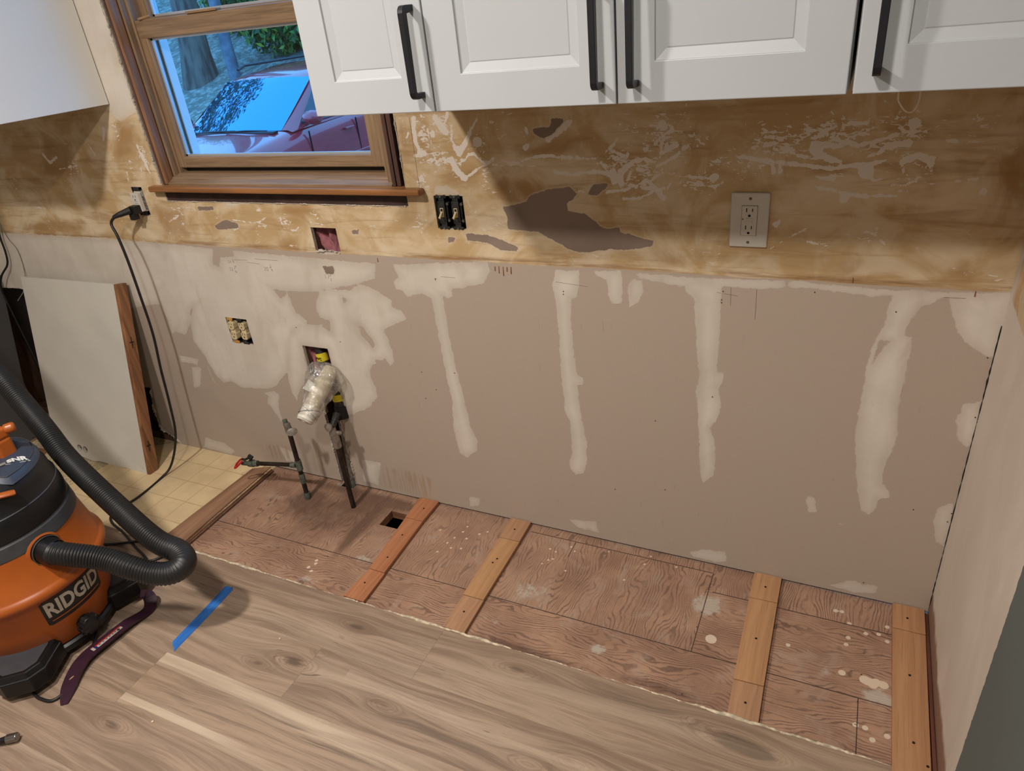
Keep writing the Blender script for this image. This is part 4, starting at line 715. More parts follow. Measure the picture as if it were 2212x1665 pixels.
MB().box((-6.3, .12, -.4), (-2.47, .15, 2.6)).box((-1.44, .12, -.4), (2, .15, 2.6)).box((-2.47, .12, -.4), (-1.44, .15, 1.09)).box((-2.47, .12, 2.1), (-1.44, .15, 2.6)).box((-4.42, -.6, -.4), (-4.31, .12, 2.6)).build('exterior_siding', plain('siding', (200, 202, 200), .7, var=.03), wall_back)

# ================================================================ UPPER CABINETS
white = plain('white_lacquer', (176, 180, 184), .38, var=.012, sc=6); cabm = plain('white_melamine', (194, 195, 196), .45, var=.012, sc=6); blk = plain('black_metal', (24, 25, 31), .42, .3, var=.1)
DY = -.469; ZB = 1.38; ZT = 2.14
def door_mesh(x0, x1, z0=ZB, z1=ZT, y=DY):
    a, b, d = .061, .0785, .0075; m = MB()
    R = lambda o, yy: [(x0+o, yy, z0+o), (x1-o, yy, z0+o), (x1-o, yy, z1-o), (x0+o, yy, z1-o)]
    v = R(0, y+.02)+R(0, y+.0012)+R(.0012, y)+R(a, y)+R(a+.001, y+.0035)+R(b, y+d)+R(b+.001, y+d-.001)
    f = [(3, 2, 1, 0)]
    for k in range(6):
        for i in range(4): f.append((k*4+i, k*4+(i+1) % 4, k*4+4+(i+1) % 4, k*4+4+i))
    f.append((24, 25, 26, 27)); return m.raw(v, f)
def handle_mesh(x, z0=1.4055, z1=1.557, y=DY):
    o = [(y, z0+.0), (y, z0+.010)]; yo = y-.036; r = .012; R = .004; out = []; inn = []
    for k in range(5):
        q = math.pi/2*k/4; out.append((yo+r-r*math.sin(q), z0+r-r*math.cos(q))) 
        inn.append((yo+.010+R-R*math.sin(q), z0+.010+R-R*math.cos(q)))
    top_o = [(a, z0+z1-b) for a, b in out][::-1]; top_i = [(a, z0+z1-b) for a, b in inn][::-1]
    poly = [(y, z0)]+out+top_o+[(y, z1), (y, z1-.010)]+top_i[::1][::-1][::-1]+inn[::-1]+[(y, z0+.010)]
    return MB().prism(poly, x-.0055, x+.0055, (1, 2, 0))
def wall_cabinet(x0, x1, doors, label):
    t = thing('wall_cabinet', label, 'cabinet', ((x0+x1)/2, -.22, ZB), group='white wall cabinets right of the window')
    b = MB(); g = .018
    b.box((x0+.0005, -.447, ZB+.002), (x0+g, -.001, ZT)).box((x1-g, -.447, ZB+.002), (x1-.0005, -.001, ZT)).box((x0+g, -.447, ZB+.012), (x1-g, -.001, ZB+.030)).box((x0+g, -.447, ZT-g), (x1-g, -.001, ZT)).box((x0+g, -.02, ZB+.03), (x1-g, -.012, ZT-g))
    b.build('body', cabm, t, bevel=.0008)
    for a, c, hx in doors:
        d = door_mesh(a, c).build('door', white, t, bevel=.0012); handle_mesh(hx).build('handle', blk, d, bevel=.0012)
wall_cabinet(-1.312, -1.035, [(-1.3115, -1.0365, -1.0565)], 'narrow white wall cabinet beside the window with one black bar handle')
wall_cabinet(-1.035, -.343, [(-1.0335, -.6895, -.7155), (-.6865, -.3455, -.6565)], 'wide white wall cabinet with two doors and paired black handles meeting in the middle')
wall_cabinet(-.340, -.004, [(-.3375, -.006, -.310)], 'white single-door wall cabinet in the right corner, handle at its left edge')
lc = thing('wall_cabinet', 'white wall cabinet left of the window, only its smooth side panel showing', 'cabinet', (-2.9, -.18, ZB))
MB().box((-3.32, -.356, ZB+.002), (-2.558, -.004, ZT)).build('body', cabm, lc, bevel=.001)
MB().box((-2.557, -.37, ZB), (-2.5385, -.003, ZT)).build('side_panel', plain('white_side_panel', (214, 213, 208), .45, var=.01, sc=6), lc, bevel=.001)
door_mesh(-3.32, -2.94, y=-.392).build('door', white, lc); door_mesh(-2.937, -2.56, y=-.392).build('door', white, lc)
loop = MB(); loop.tube(smooth_path([(-.2658, -.03, 1.385), (-.2652, -.03, 1.315), (-.2595, -.03, 1.2974), (-.2471, -.03, 1.2835), (-.2362, -.03, 1.2839), (-.2291, -.03, 1.2988), (-.228, -.03, 1.32), (-.229, -.03, 1.385)], 6), .0019, 8)
tag(loop.build('wire', plain('cream_wire', (235, 222, 200), .5), smooth=True), 'thin cream wire loop hanging below the corner wall cabinet', 'wire')

# ================================================================ ELECTRICAL
plate = plain('white_plastic', (196, 191, 182), .4, var=.02); ivory = plain('ivory_plastic', (205, 188, 148), .45, var=.05); slotm = plain('slot_black', (18, 14, 12), .7)
steel = plain('grey_steel', (120, 118, 112), .45, .7, var=.2); dstl = plain('dirty_dark_steel', (66, 66, 64), .55, .5, var=.35, sc=60); boxm = plain('box_dark', (40, 38, 37), .7, .3, var=.3)
def slots(m, cx, cz, y, s=1.0):
    m.box((cx-.0075*s, y-.0004, cz+.001*s), (cx-.0055*s, y+.001, cz+.010*s)).box((cx+.0052*s, y-.0004, cz+.002*s), (cx+.0072*s, y+.001, cz+.009*s))
    m.cyl((cx, y-.0004, cz-.007*s), (cx, y+.001, cz-.007*s), .0027*s, n=12); m.box((cx-.0027*s, y-.0004, cz-.0095*s), (cx+.0027*s, y+.001, cz-.007*s)); return m
t = thing('outlet', 'white outlet with a square screw-on cover plate under the right cabinets', 'outlet', (-.529, 0, .991))
MB().box((-.5708, -.0065, .9915), (-.4868, -.0002, 1.1175)).build('cover_plate', plate, t, bevel=.003, seg=3)
r = MB().box((-.5455, -.0085, 1.0205), (-.5120, -.006, 1.0885)).build('receptacle', plate, t, bevel=.0008)
s = MB(); slots(s, -.5287, 1.0735, -.0086); slots(s, -.5287, 1.0335, -.0086); s.box((-.5435, -.0089, 1.0565), (-.5415, -.008, 1.060)); s.build('slots', slotm, r)
MB().box((-.5365, -.0093, 1.0545), (-.5215, -.0084, 1.0605)).box((-.5365, -.0093, 1.0475), (-.5215, -.0084, 1.0535)).build('test_button', plate, r, bevel=.0003)
gm_ = plain('gap_grey', (110, 104, 96), .7)
MB().box((-.5463, -.0067, 1.0197), (-.5112, -.0060, 1.0893)).build('plate_opening', gm_, t)
for z in (1.1045, 1.0035): MB().lathe([(0, 0), (.0032, 0), (.0036, -.001)], 14, Matrix.Translation((-.5287, -.0072, z)) @ Matrix.Rotation(math.pi/2, 4, 'X')).box((-.5287-.0025, -.0077, z-.0004), (-.5287+.0025, -.0071, z+.0004)).build('screw', steel, t)
# two toggle switches in an open box
bx = MB(); a, b, c, d = RECT_HOLES['switches']
bx.box((a+.001, .055, c), (b-.001, .058, d)).box((a+.001, .006, c), (a+.003, .055, d)).box((b-.003, .006, c), (b-.001, .055, d)).box((a+.003, .006, c), (b-.003, .055, c+.002)).box((a+.003, .006, d-.002), (b-.003, .055, d))
tag(bx.build('electrical_box', boxm), 'open metal box behind the two uncovered light switches', 'electrical box')
for i, (cx, lab) in enumerate(((-1.3425, 'uncovered dark toggle switch nearer the window, ivory lever down'), (-1.2985, 'uncovered dark toggle switch farther from the window, ivory lever down'))):
    t = thing('light_switch', lab, 'light switch', (cx, 0, 1.053), group='bare switches in the open box')
    m = MB().box((cx-.009, -.001, 1.006), (cx+.009, .0015, 1.022)).box((cx-.009, -.001, 1.084), (cx+.009, .0015, 1.1005)).box((cx-.0125, -.003, 1.022), (cx+.0105, .002, 1.084)).build('yoke', dstl, t, bevel=.001)
    MB().box((cx-.017, .003, 1.026), (cx+.016, .03, 1.080)).build('body', boxm, t, bevel=.002)
    m = MB()
    m.v = []; m.f = []; m.mi = []
    for z in (1.030, 1.076): MB().cyl((cx+.016, .001, z), (cx+.016, .012, z), .004, n=10).build('screw', steel, t)
    for z in (1.0095, 1.097):
        MB().box((cx-.014, -.0005, z-.003), (cx+.014, .002, z+.003)).cyl((cx-.012, -.001, z), (cx-.012, .002, z), .005, n=10).cyl((cx+.012, -.001, z), (cx+.012, .002, z), .005, n=10).build('mounting_ear', dstl, t)
        MB().cyl((cx, -.004, z), (cx, .0, z), .003, n=10).build('screw', steel, t)
    MB().box((cx-.006, -.0045, 1.041), (cx+.005, -.0028, 1.066)).build('collar', ivory, t, bevel=.0005); MB().box((cx-.0035, -.0052, 1.054), (cx+.003, -.0045, 1.064)).build('collar_opening', slotm, t)
    MB().prism([(-.004, 1.058), (-.004, 1.050), (-.020, 1.040), (-.022, 1.044)], cx-.0035, cx+.003, (1, 2, 0)).build('lever', ivory, t, bevel=.0008)
# old pair of duplex outlets
a, b, c, d = RECT_HOLES['old_outlets']; bx = MB()
bx.box((a+.001, .045, c), (b-.001, .048, d)).box((a+.001, .008, c), (a+.003, .045, d)).box((b-.003, .008, c), (b-.001, .045, d)).box((a+.003, .008, c), (b-.003, .045, c+.002)).box((a+.003, .008, d-.002), (b-.003, .045, d))
tag(bx.build('electrical_box', boxm), 'open metal box holding the pair of old ivory outlets', 'electrical box')
for cx, dy, lab in ((-2.3005, -.002, 'old ivory duplex outlet, nearer the leaning panel, orange strap ends'), (-2.2555, .004, 'old ivory duplex outlet, nearer the pipes, set deeper in its box')):
    t = thing('outlet', lab, 'outlet', (cx, 0, .598), group='old ivory outlets in one box')
    for z in (.6185, .5795):
        pl = [(cx+.0165*max(-.82, min(.82, math.cos(q))), z+.0165*math.sin(q)) for q in np.linspace(0, 2*math.pi, 24, endpoint=False)]
        f = MB().prism(pl, dy-.004, dy+.02).build('receptacle', ivory, t, bevel=.0012); slots(MB(), cx, z+.002, dy-.0042, .9).build('slots', plain('slot_brown', (70, 54, 34), .7), f)
    MB().box((cx-.012, dy, .566), (cx+.012, dy+.022, .632)).build('body', ivory, t, bevel=.001)
    om = plain('orange_strap', (196, 140, 70), .5) if dy < 0 else dstl
    MB().box((cx-.014, -.0015, .6385), (cx+.012, .0015, .6475)).box((cx-.006, -.001, .632), (cx+.006, .0015, .6395)).build('strap', om, t, bevel=.0005)
    MB().box((cx-.012, -.0015, .5485), (cx+.014, .0015, .558)).box((cx-.006, -.001, .557), (cx+.006, .0015, .566)).build('strap', om, t, bevel=.0005)
# GFCI outlet hanging proud left of the window
t = thing('outlet', 'loose white outlet left of the window sill with the black cord plugged in', 'outlet', (-2.553, 0, 1.02))
MB().box((-2.570, -.020, 1.033), (-2.534, -.004, 1.096)).build('receptacle', plate, t, bevel=.002)
MB().box((-2.568, -.004, 1.030), (-2.536, .030, 1.099)).build('body', plate, t, bevel=.001)
m = MB()
for z in (1.04, 1.05, 1.058, 1.07, 1.078): m.box((-2.5338, -.006, z), (-2.5330, .0, z+.004))
m.build('side_marking', gm_, t)
s = MB(); slots(s, -2.552, 1.081, -.0204, .9); s.box((-2.559, -.0206, 1.062), (-2.545, -.020, 1.0628)).box((-2.559, -.0206, 1.068), (-2.545, -.020, 1.0688)); s.build('slots', gm_, t)
MB().box((-2.566, -.003, 1.016), (-2.538, -.0005, 1.033)).build('strap', dstl, t, bevel=.0005)
MB().box((-2.566, -.003, 1.096), (-2.538, -.0005, 1.112)).cyl((-2.558, -.005, 1.105), (-2.558, 0, 1.105), .004, n=10).cyl((-2.545, -.005, 1.106), (-2.545, 0, 1.106), .003, n=10).build('strap', dstl, t, bevel=.0005)
a, b, c, d = RECT_HOLES['gfci']; bx = MB(); bx.box((a+.001, .055, c), (b-.001, .058, d)).box((a+.001, .001, c), (a+.003, .055, d)).box((b-.003, .001, c), (b-.001, .055, d))
tag(bx.build('electrical_box', boxm), 'metal box behind the loose white outlet left of the sill', 'electrical box')
# the black cord
rub = plain('black_rubber', (22, 20, 22), .5, var=.1)
t = thing('power_cord', 'black power cord looping from the loose white outlet down to the floor', 'cord', (-2.6, -.08, 0))
pg = MB().box((-2.568, -.046, 1.030), (-2.536, -.0205, 1.058)).cyl((-2.558, -.044, 1.046), (-2.590, -.075, 1.036), .0125, .009, 14).cyl((-2.588, -.072, 1.037), (-2.606, -.086, 1.030), .009, .006, 12).box((-2.575, -.048, 1.010), (-2.552, -.024, 1.032)).build('plug', rub, t, bevel=.003)
cp = smooth_path([(-2.600, -.082, 1.033), (-2.618, -.092, 1.010), (-2.600, -.098, .965), (-2.592, -.10, .88), (-2.596, -.10, .75), (-2.605, -.10, .60), (-2.622, -.11, .45), (-2.640, -.115, .30), (-2.655, -.13, .16), (-2.690, -.17, .04), (-2.705, -.225, .005), (-2.690, -.345, .005), (-2.700, -.430, .005), (-2.690, -.470, .005), (-2.645, -.497, .005), (-2.560, -.520, .005), (-2.450, -.560, .005), (-2.34, -.60, .005), (-2.30, -.66, .005)], 8)
MB().tube(cp, .0047, 10).build('cable', rub, t, smooth=True)
c2 = smooth_path([(-2.60, -.60, .005), (-2.53, -.575, .006), (-2.45, -.545, .014), (-2.37, -.52, .013), (-2.30, -.535, .005), (-2.32, -.59, .005), (-2.38, -.62, .005)], 8)
MB().tube(c2, .0047, 10).build('cable', rub, t, smooth=True)
t = thing('power_cord', 'black cord running under the purple pry bar beside the vacuum foot', 'cord', (-2.2, -1.0, 0))
c3 = smooth_path([(-2.26, -.84, .03), (-2.20, -.905, .006), (-2.170, -.955, .005), (-2.140, -1.00, .0048), (-2.115, -1.05, .0048), (-2.12, -1.095, .0048), (-2.16, -1.105, .0048), (-2.20, -1.10, .008), (-2.24, -1.08, .02)], 8)
MB().tube(c3, .0045, 10).build('cable', rub, t, smooth=True)
m = MB(); m.tube(smooth_path([(-3.42, -.02, .965), (-3.4428, -.02, .909), (-3.4529, -.02, .844), (-3.48, -.02, .79), (-3.54, -.03, .74), (-3.585, -.03, .682), (-3.59, -.03, .60), (-3.57, -.035, .3)], 6), .004, 8)
tag(m.build('power_cord', rub, smooth=True), 'black cord dangling against the wall at the far left edge', 'cord')
m = MB(); m.tube(smooth_path([(-3.44, -.002, .985), (-3.422, -.004, .90), (-3.394, -.004, .851), (-3.407, -.004, .77), (-3.407, -.03, .70), (-3.40, -.085, .66)], 6), .0016, 6)
tag(m.build('wire', plain('grey_wire', (120, 116, 104), .6), smooth=True), 'thin grey wire curling down onto the corner of the white panel', 'wire')

# ================================================================ PIPES
iron = plain('blackened_copper', (62, 50, 44), .45, .6, var=.3, sc=40); verd = plain('verdigris_fitting', (104, 112, 100), .65, .3, var=.3, sc=70, bump=.3); chrome = plain('dull_chrome', (150, 140, 130), .4, .4, var=.25, sc=50)
red = plain('red_vinyl', (196, 30, 34), .4, var=.1)
t = thing('water_pipe', 'dark copper riser with a capped stop valve and a red-handled side branch', 'pipe', (-2.035, -.12, ZP))
MB().cyl((-2.037, -.124, ZP), (-2.037, -.12, .292), .0085, n=16).build('riser', iron, t, smooth=True)
MB().cyl((-2.037, -.122, .060), (-2.037, -.122, .100), .0105, n=16).build('fitting', verd, t, smooth=True)
MB().cyl((-2.037, -.121, .118), (-2.037, -.121, .160), .0115, n=16).build('fitting', verd, t, smooth=True)
MB().cyl((-2.037, -.124, ZP), (-2.037, -.123, ZP+.028), .0120, n=10).build('floor_collar', verd, t, smooth=True)
MB().cyl((-2.037, -.121, .138), (-2.232, -.140, .118), .0080, n=16).build('branch', iron, t, smooth=True)
MB().cyl((-2.05, -.122, .137), (-2.072, -.124, .134), .0105, n=14).build('fitting', verd, t, smooth=True)
MB().cyl((-2.226, -.139, .118), (-2.246, -.141, .116), .012, n=8).cyl((-2.246, -.141, .116), (-2.268, -.143, .113), .0145, .013, 12).cyl((-2.268, -.143, .113), (-2.30, -.147, .110), .010, .008, 10).build('ball_valve', verd, t, smooth=True)
MB().cyl((-2.256, -.142, .12), (-2.252, -.142, .144), .006, n=8).cyl((-2.243, -.142, .142), (-2.258, -.142, .150), .008, n=6).tube([(-2.256, -.144, .142), (-2.275, -.150, .133), (-2.29, -.152, .134)], .005, 8).build('valve_stem', dstl, t, smooth=True)
MB().tube(smooth_path([(-2.284, -.150, .136), (-2.300, -.152, .128), (-2.322, -.154, .108), (-2.330, -.155, .098), (-2.326, -.166, .095), (-2.312, -.166, .104), (-2.285, -.158, .128)], 4), .0038, 8).build('lever', red, t, smooth=True)
MB().cyl((-2.036, -.121, .282), (-2.036, -.121, .302), .0135, n=6).cyl((-2.036, -.121, .302), (-2.038, -.121, .318), .012, n=16).cyl((-2.038, -.120, .300), (-2.044, -.120, .318), .011, .010, 16).build('stop_valve', chrome, t, smooth=True)
MB().cyl((-2.043, -.119, .314), (-2.047, -.116, .330), .0085, n=14).build('outlet_nut', verd, t, smooth=True)
MB().lathe([(0, -.001), (.018, -.001), (.0195, .001), (.0190, .004), (.012, .0055), (0, .006)], 24, Matrix.Translation((-2.005, -.137, .298)) @ Vector((.72, -.62, .30)).to_track_quat('Z', 'Y').to_matrix().to_4x4() @ Matrix.Diagonal((1.0, .72, 1, 1))).cyl((-2.036, -.122, .296), (-2.000, -.138, .296), .007).build('valve_handle', chrome, t, smooth=True)
t = thing('water_pipe', 'tall dark supply pipe with a grey stop valve in front of the wall slot', 'pipe', (-1.835, -.112, ZP))
MB().cyl((-1.834, -.113, ZP), (-1.848, -.10, .262), .0090, n=16).build('riser', iron, t, smooth=True)
MB().cyl((-1.847, -.10, .240), (-1.849, -.10, .292), .0145, n=8).cyl((-1.849, -.10, .292), (-1.853, -.098, .318), .0125, .011, 16).lathe([(0, -.006), (.013, -.005), (.015, 0), (.015, .006), (0, .012)], 20, Matrix.Translation((-1.857, -.108, .326)) @ Matrix.Rotation(math.radians(80), 4, 'X')).cyl((-1.83, -.085, .292), (-1.85, -.10, .30), .008).build('stop_valve', chrome, t, smooth=True)
MB().cyl((-1.854, -.094, .318), (-1.862, -.05, .345), .010, .012, 12).build('elbow', dstl, t, smooth=True)
abs_ = plain('black_drain_pipe', (44, 40, 42), .5, var=.2); yel_ = plain('yellow_label', (214, 196, 40), .5, var=.05)
t = thing('drain_pipe', 'black drain pipe with yellow label bands running down the wall slot', 'pipe', (-1.93, .03, 0))
MB().tube(smooth_path([(-1.950, .040, .585), (-1.943, .033, .530), (-1.930, .024, .480), (-1.902, .014, .430), (-1.888, .004, .390), (-1.882, -.002, .30)], 6), .0195, 24).build('pipe_body', abs_, t, smooth=True)
MB().cyl((-1.9435, .034, .534), (-1.9385, .030, .506), .0212, n=24).build('label_band', yel_, t, smooth=True)
MB().cyl((-1.8885, .0045, .393), (-1.8865, .0025, .368), .0212, n=24).build('label_band', yel_, t, smooth=True)
MB().cyl((-1.8835, .0, .345), (-1.880, -.006, .300), .0235, n=24).build('coupling', boxm, t, smooth=True)
MB().cyl((-1.904, .012, .28), (-1.928, .016, -.10), .015, n=18).build('lower_pipe', plain('grey_lead_pipe', (140, 132, 126), .55, .4, var=.3, sc=60), t, smooth=True)
v, f = text_geo('PVC', .012, .0002, .0003)
mesh_obj('label_print', [(-1.939+p[0]*1.2, .0095, .5205+p[1]*1.2) for p in v], f, slotm, t)
# the bagged trap
t = thing('bagged_drain_stub', 'drain stub wrapped in a clear plastic bag, white capped end tied with a band', 'drain stub', (-1.88, -.1, .39))
A0, A1 = Vector((-1.886, .0, .49)), Vector((-1.899, -.160, .385))
MB().cyl(A0, Vector((-1.884, -.06, .462)), .026, n=24).cyl(Vector((-1.884, -.05, .467)), Vector((-1.892, -.125, .412)), .031, .028, 24).build('trap', plain('cream_fitting', (196, 184, 158), .5, var=.08), t, smooth=True)
MB().cyl(Vector((-1.893, -.12, .412)), Vector((-1.8995, -.165, .380)), .030, .029, 24).build('end_cap', plain('white_cap', (222, 216, 206), .5, var=.04), t, smooth=True, bevel=.004)
MB().lathe([(.029, 0), (.025, .004), (.017, .0), (.009, .005), (0, .007)], 20, Matrix.Translation((-1.8995, -.1655, .3797)) @ Vector((-.0065, -.045, -.032)).to_track_quat('Z', 'Y').to_matrix().to_4x4()).build('cap_rag', plain('rag', (228, 222, 212), .8, bump=.4, sc=40), t, smooth=True)
bnd = MB(); ax = (Vector((-1.8995, -.165, .380))-Vector((-1.893, -.12, .412))).normalized(); q = ax.to_track_quat('Z', 'Y')
for tilt in (.35, -.45):
    pts = []
    for k in range(25):
        a = 2*math.pi*k/24; p = Vector((.0312*math.cos(a), .0312*math.sin(a), .025+tilt*.034*math.cos(a+.6))); pts.append(Vector((-1.893, -.12, .412))+q @ p)
    bnd.tube(pts, .0009, 6, False)
bnd.build('rubber_band', blk, t)
mbg = Mt('clear_plastic_bag'); tr = mbg.N.new('ShaderNodeBsdfTransparent'); mbg.lk((.95, .95, .93), tr.inputs[0]); gl_ = mbg.N.new('ShaderNodeBsdfGlossy'); gl_.inputs['Roughness'].default_value = .12; df = mbg.N.new('ShaderNodeBsdfDiffuse'); mbg.lk((.8, .79, .76), df.inputs[0])
m1 = mbg.N.new('ShaderNodeMixShader'); m2 = mbg.N.new('ShaderNodeMixShader'); fz = mbg.N.new('ShaderNodeFresnel'); fz.inputs[0].default_value = 1.4
mbg.lk(mbg.add(.08, mbg.mul(mbg.ramp(mbg.noise(mbg.obj(), 28, 4, .6, 1.5), .45, .75), .45)), m1.inputs[0]); mbg.L.new(tr.outputs[0], m1.inputs[1]); mbg.L.new(df.outputs[0], m1.inputs[2])
mbg.lk(mbg.add(mbg.mul(fz.outputs[0], mbg.sub(1.0, mbg.N.new('ShaderNodeNewGeometry').outputs['Backfacing'])), .12), m2.inputs[0]); mbg.L.new(m1.outputs[0], m2.inputs[1]); mbg.L.new(gl_.outputs[0], m2.inputs[2]); mbg.L.new(m2.outputs[0], mbg.out.inputs[0])
bn = mbg.N.new('ShaderNodeBump'); bn.inputs['Strength'].default_value = .9; bn.inputs['Distance'].default_value = .006; mbg.L.new(mbg.noise(mbg.obj(), 45, 3, .6, 2.0), bn.inputs['Height'])
mbg.L.new(bn.outputs[0], gl_.inputs['Normal']); mbg.L.new(bn.outputs[0], fz.inputs['Normal'])
bv = []; rng = random.Random(4); path = smooth_path([(-1.862, -.012, .520), (-1.872, -.035, .498), (-1.885, -.065, .462), (-1.888, -.10, .430), (-1.892, -.13, .405), (-1.8985, -.158, .385)], 5); rad = [.004, .018, .036, .050, .059, .064, .066, .065, .063, .061, .058, .052, .049, .048, .046, .044, .042, .040, .038, .037, .036, .035, .034, .0335, .033, .0325]
bm_ = MB(); bm_.tube(path, [rad[min(i, 25)] for i in range(len(path))], 30, False)
bm_.v = [tuple(Vector(p)+Vector((math.sin(p[2]*190+p[0]*90), math.cos(p[0]*170+p[2]*60), math.sin(p[1]*210+p[2]*80)))*.0028) for p in bm_.v]
bm_.build('plastic_bag', mbg.m, t, smooth=True, angle=180)
lb = [(-1.905+.022*math.cos(a), -.098+.004*math.sin(a), .477+.010*math.sin(a)) for a in np.linspace(0, 2*math.pi, 20, endpoint=False)]
mesh_obj('bag_label', [(-1.937, -.100, .463), (-1.897, -.108, .458), (-1.885, -.088, .480), (-1.922, -.078, .488)], [(0, 1, 2, 3)], plain('white_label', (225, 222, 218), .5), t)

# ================================================================ PANELS
pw = Mt('worn_white_board'); v = pw.pos(); x_, y_, z_ = pw.sep(v)
c = pw.mix(pw.ramp(pw.noise(v, 5, 3), .3, .7), (.60, .57, .51, 1), (.565, .54, .49, 1))
sm = pw.mul(pw.ramp(pw.noise(pw.scl(v, (22, 1, 60)), 1, 5, .7, .6), .60, .74), pw.mul(pw.ramp(z_, .085, .04), pw.ramp(x_, -3.12, -2.98)))
c = pw.mix(pw.mul(sm, .8), c, (.12, .12, .125, 1)); pw.base(c); pw.set(Roughness=.5)
t = thing('cabinet_panel', 'white board with an oak edge leaning on the wall, two round holes low down', 'panel', (-3.1, -.22, 0))
PM = Matrix(((1, 0, 0, 0), (0, 1, 0, 0), (0, 0, 1, 0), (0, 0, 0, 1)))
# local frame: u along x, s up the slope, n out of the face
u_ = Vector((1, 0, 0)); s_ = Vector((.012, .167, .772)).normalized(); n_ = u_.cross(s_).normalized(); O = Vector((-3.396, -.216, .001))
PM = Matrix((( u_.x, s_.x, -n_.x, O.x), (u_.y, s_.y, -n_.y, O.y), (u_.z, s_.z, -n_.z, O.z), (0, 0, 0, 1)))
if PM.to_3x3() @ Vector((0, 0, 1)) @ Vector((0, 1, 0)) < 0: PM = PM @ Matrix.Scale(-1, 4, Vector((0, 0, 1)))
Wd, Hh = .600, .778
import bmesh
bmm = bmesh.new()
def ringpts(poly): return [bmm.verts.new(PM @ Vector((a, b, 0))) for a, b in poly]
outer = [(0.018, 0)]+[(.018+(Wd-.018)*k/14, .004*math.sin(k*1.9)) for k in range(1, 14)]+[(Wd, 0), (Wd-.010, Hh), (.02, Hh-.006)]
ov = ringpts(outer); es = [bmm.edges.new((ov[i], ov[(i+1) % len(ov)])) for i in range(len(ov))]
for cx, cy in ((.1855, .043), (.222, .041)):
    hv = ringpts([(cx+.0155*math.cos(q), cy+.0155*math.sin(q)) for q in np.linspace(0, 2*math.pi, 28, endpoint=False)]); es += [bmm.edges.new((hv[i], hv[(i+1) % 28])) for i in range(28)]
bmesh.ops.triangle_fill(bmm, use_beauty=True, edges=es)
nn = (PM.to_3x3() @ Vector((0, 0, 1))).normalized()*.013
ex = bmesh.ops.extrude_face_region(bmm, geom=list(bmm.faces)); bmesh.ops.translate(bmm, verts=[g for g in ex['geom'] if isinstance(g, bmesh.types.BMVert)], vec=nn)
bmesh.ops.recalc_face_normals(bmm, faces=bmm.faces)
vv = [tuple(x.co) for x in bmm.verts]; bmm.verts.index_update(); ff = [tuple(x.index for x in p.verts) for p in bmm.faces]; bmm.free()
mesh_obj('board', vv, ff, pw.m, t)
oak = wood('oak_edge', (156, 110, 76), (106, 68, 44), 2, 1, .45, 50, contrast=1.2)
MB().prism([(Wd+.0005, -.002), (Wd+.019, .001), (Wd+.009, Hh+.001), (Wd-.0095, Hh+.001)], -.002, .040, (0, 1, 2), PM).build('oak_edge', oak, t, bevel=.0015)
ink = MB()
for b0 in (.10, .53):
    ink = MB(); ink.box((Wd+.0205, b0, .012), (Wd+.0190, b0+.045, .014), PM).box((Wd+.0195, b0+.022, .004), (Wd+.0185, b0+.026, .022), PM).build('ink_mark', slotm, t)
dk = thing('dark_panel', 'dark grey board standing on edge at the far left', 'panel', (-3.6, -.3, 0))
MB().prism([(-.165, 0), (-.002, .74), (-.70, .90), (-.95, .0)], -3.62, -3.603, (1, 2, 0)).build('board', plain('charcoal_laminate', (78, 76, 76), .45, var=.04), dk)
MB().box((-3.62, -.95, -.003), (-3.602, -.165, .0)).build('bottom_edge', blk, dk)
sc = MB(); sc.prism([(-3.4561, -.2633), (-3.4178, -.2518), (-3.4277, -.2209), (-3.62, -.235), (-3.62, -.27)], -.0045, .002, (0, 1, 2))
tag(sc.build('wood_scrap', wood('scrap', (150, 110, 76), (110, 76, 50), 0)), 'small brown wood scrap on the sawdust behind the vacuum', 'wood scrap')
MB().box((-4.3, -.225, -.0045), (-3.585, -.13, -.001)).build('trim_1', plain('old_trim', (140, 116, 92), .7), floor)['kind'] = 'structure'

# ================================================================ STRIPS ON THE SUBFLOOR
def strip_mat(nm, l, d): return wood(nm, l, d, 1, 1, .6, 40, contrast=.9)
SM = [strip_mat('reddish_plywood', (178, 120, 84), (146, 92, 60)), strip_mat('tan_plywood', (176, 136, 104), (146, 108, 80)), strip_mat('pale_plywood', (184, 142, 102), (154, 112, 76)), strip_mat('honey_plywood', (180, 136, 98), (150, 106, 72))]
screwm = plain('dark_screw', (52, 42, 36), .5, .6)
def strip(pts, m, label, scr, th=0.0):
    t = thing('plywood_strip', label, 'wood strip', (sum(p[0] for p in pts)/4, sum(p[1] for p in pts)/4, ZP), group='plywood strips screwed across the subfloor')
    b = MB(); b.prism(pts, ZP, ZP+.0125+th, (0, 1, 2)); b.build('board', m, t, bevel=.0008)
    MB().prism([(pts[0][0]*.5+pts[0][0]*.5+.0004, pts[0][1]), (pts[1][0]+.0006, pts[1][1]), (pts[2][0]+.0006, pts[2][1]), (pts[3][0]+.0004, pts[3][1])], ZP+.003, ZP+.0055, (0, 1, 2)).build('ply_layer', plyedge, t)
    for x, y in scr: MB().cyl((x, y, th-.0005), (x, y, th+.0006), .0032, n=10).build('screw', screwm, t)
strip([(-1.604, -.1165), (-1.533, -.1165), (-1.5335, -.003), (-1.612, -.003)], SM[0], 'short reddish block against the wall beside the square floor cutout', [(-1.565, -.055)], .003)
strip([(-1.579, -.371), (-1.5205, -.373), (-1.533, -.118), (-1.604, -.118)], SM[0], 'long middle length of the reddish strip next to the floor cutout', [(-1.563, -.20), (-1.55, -.31)], .0015)
strip([(-1.590, -.498), (-1.513, -.498), (-1.518, -.375), (-1.579, -.373)], SM[0], 'front block of the reddish strip, ending at the laminate', [(-1.556, -.43)])
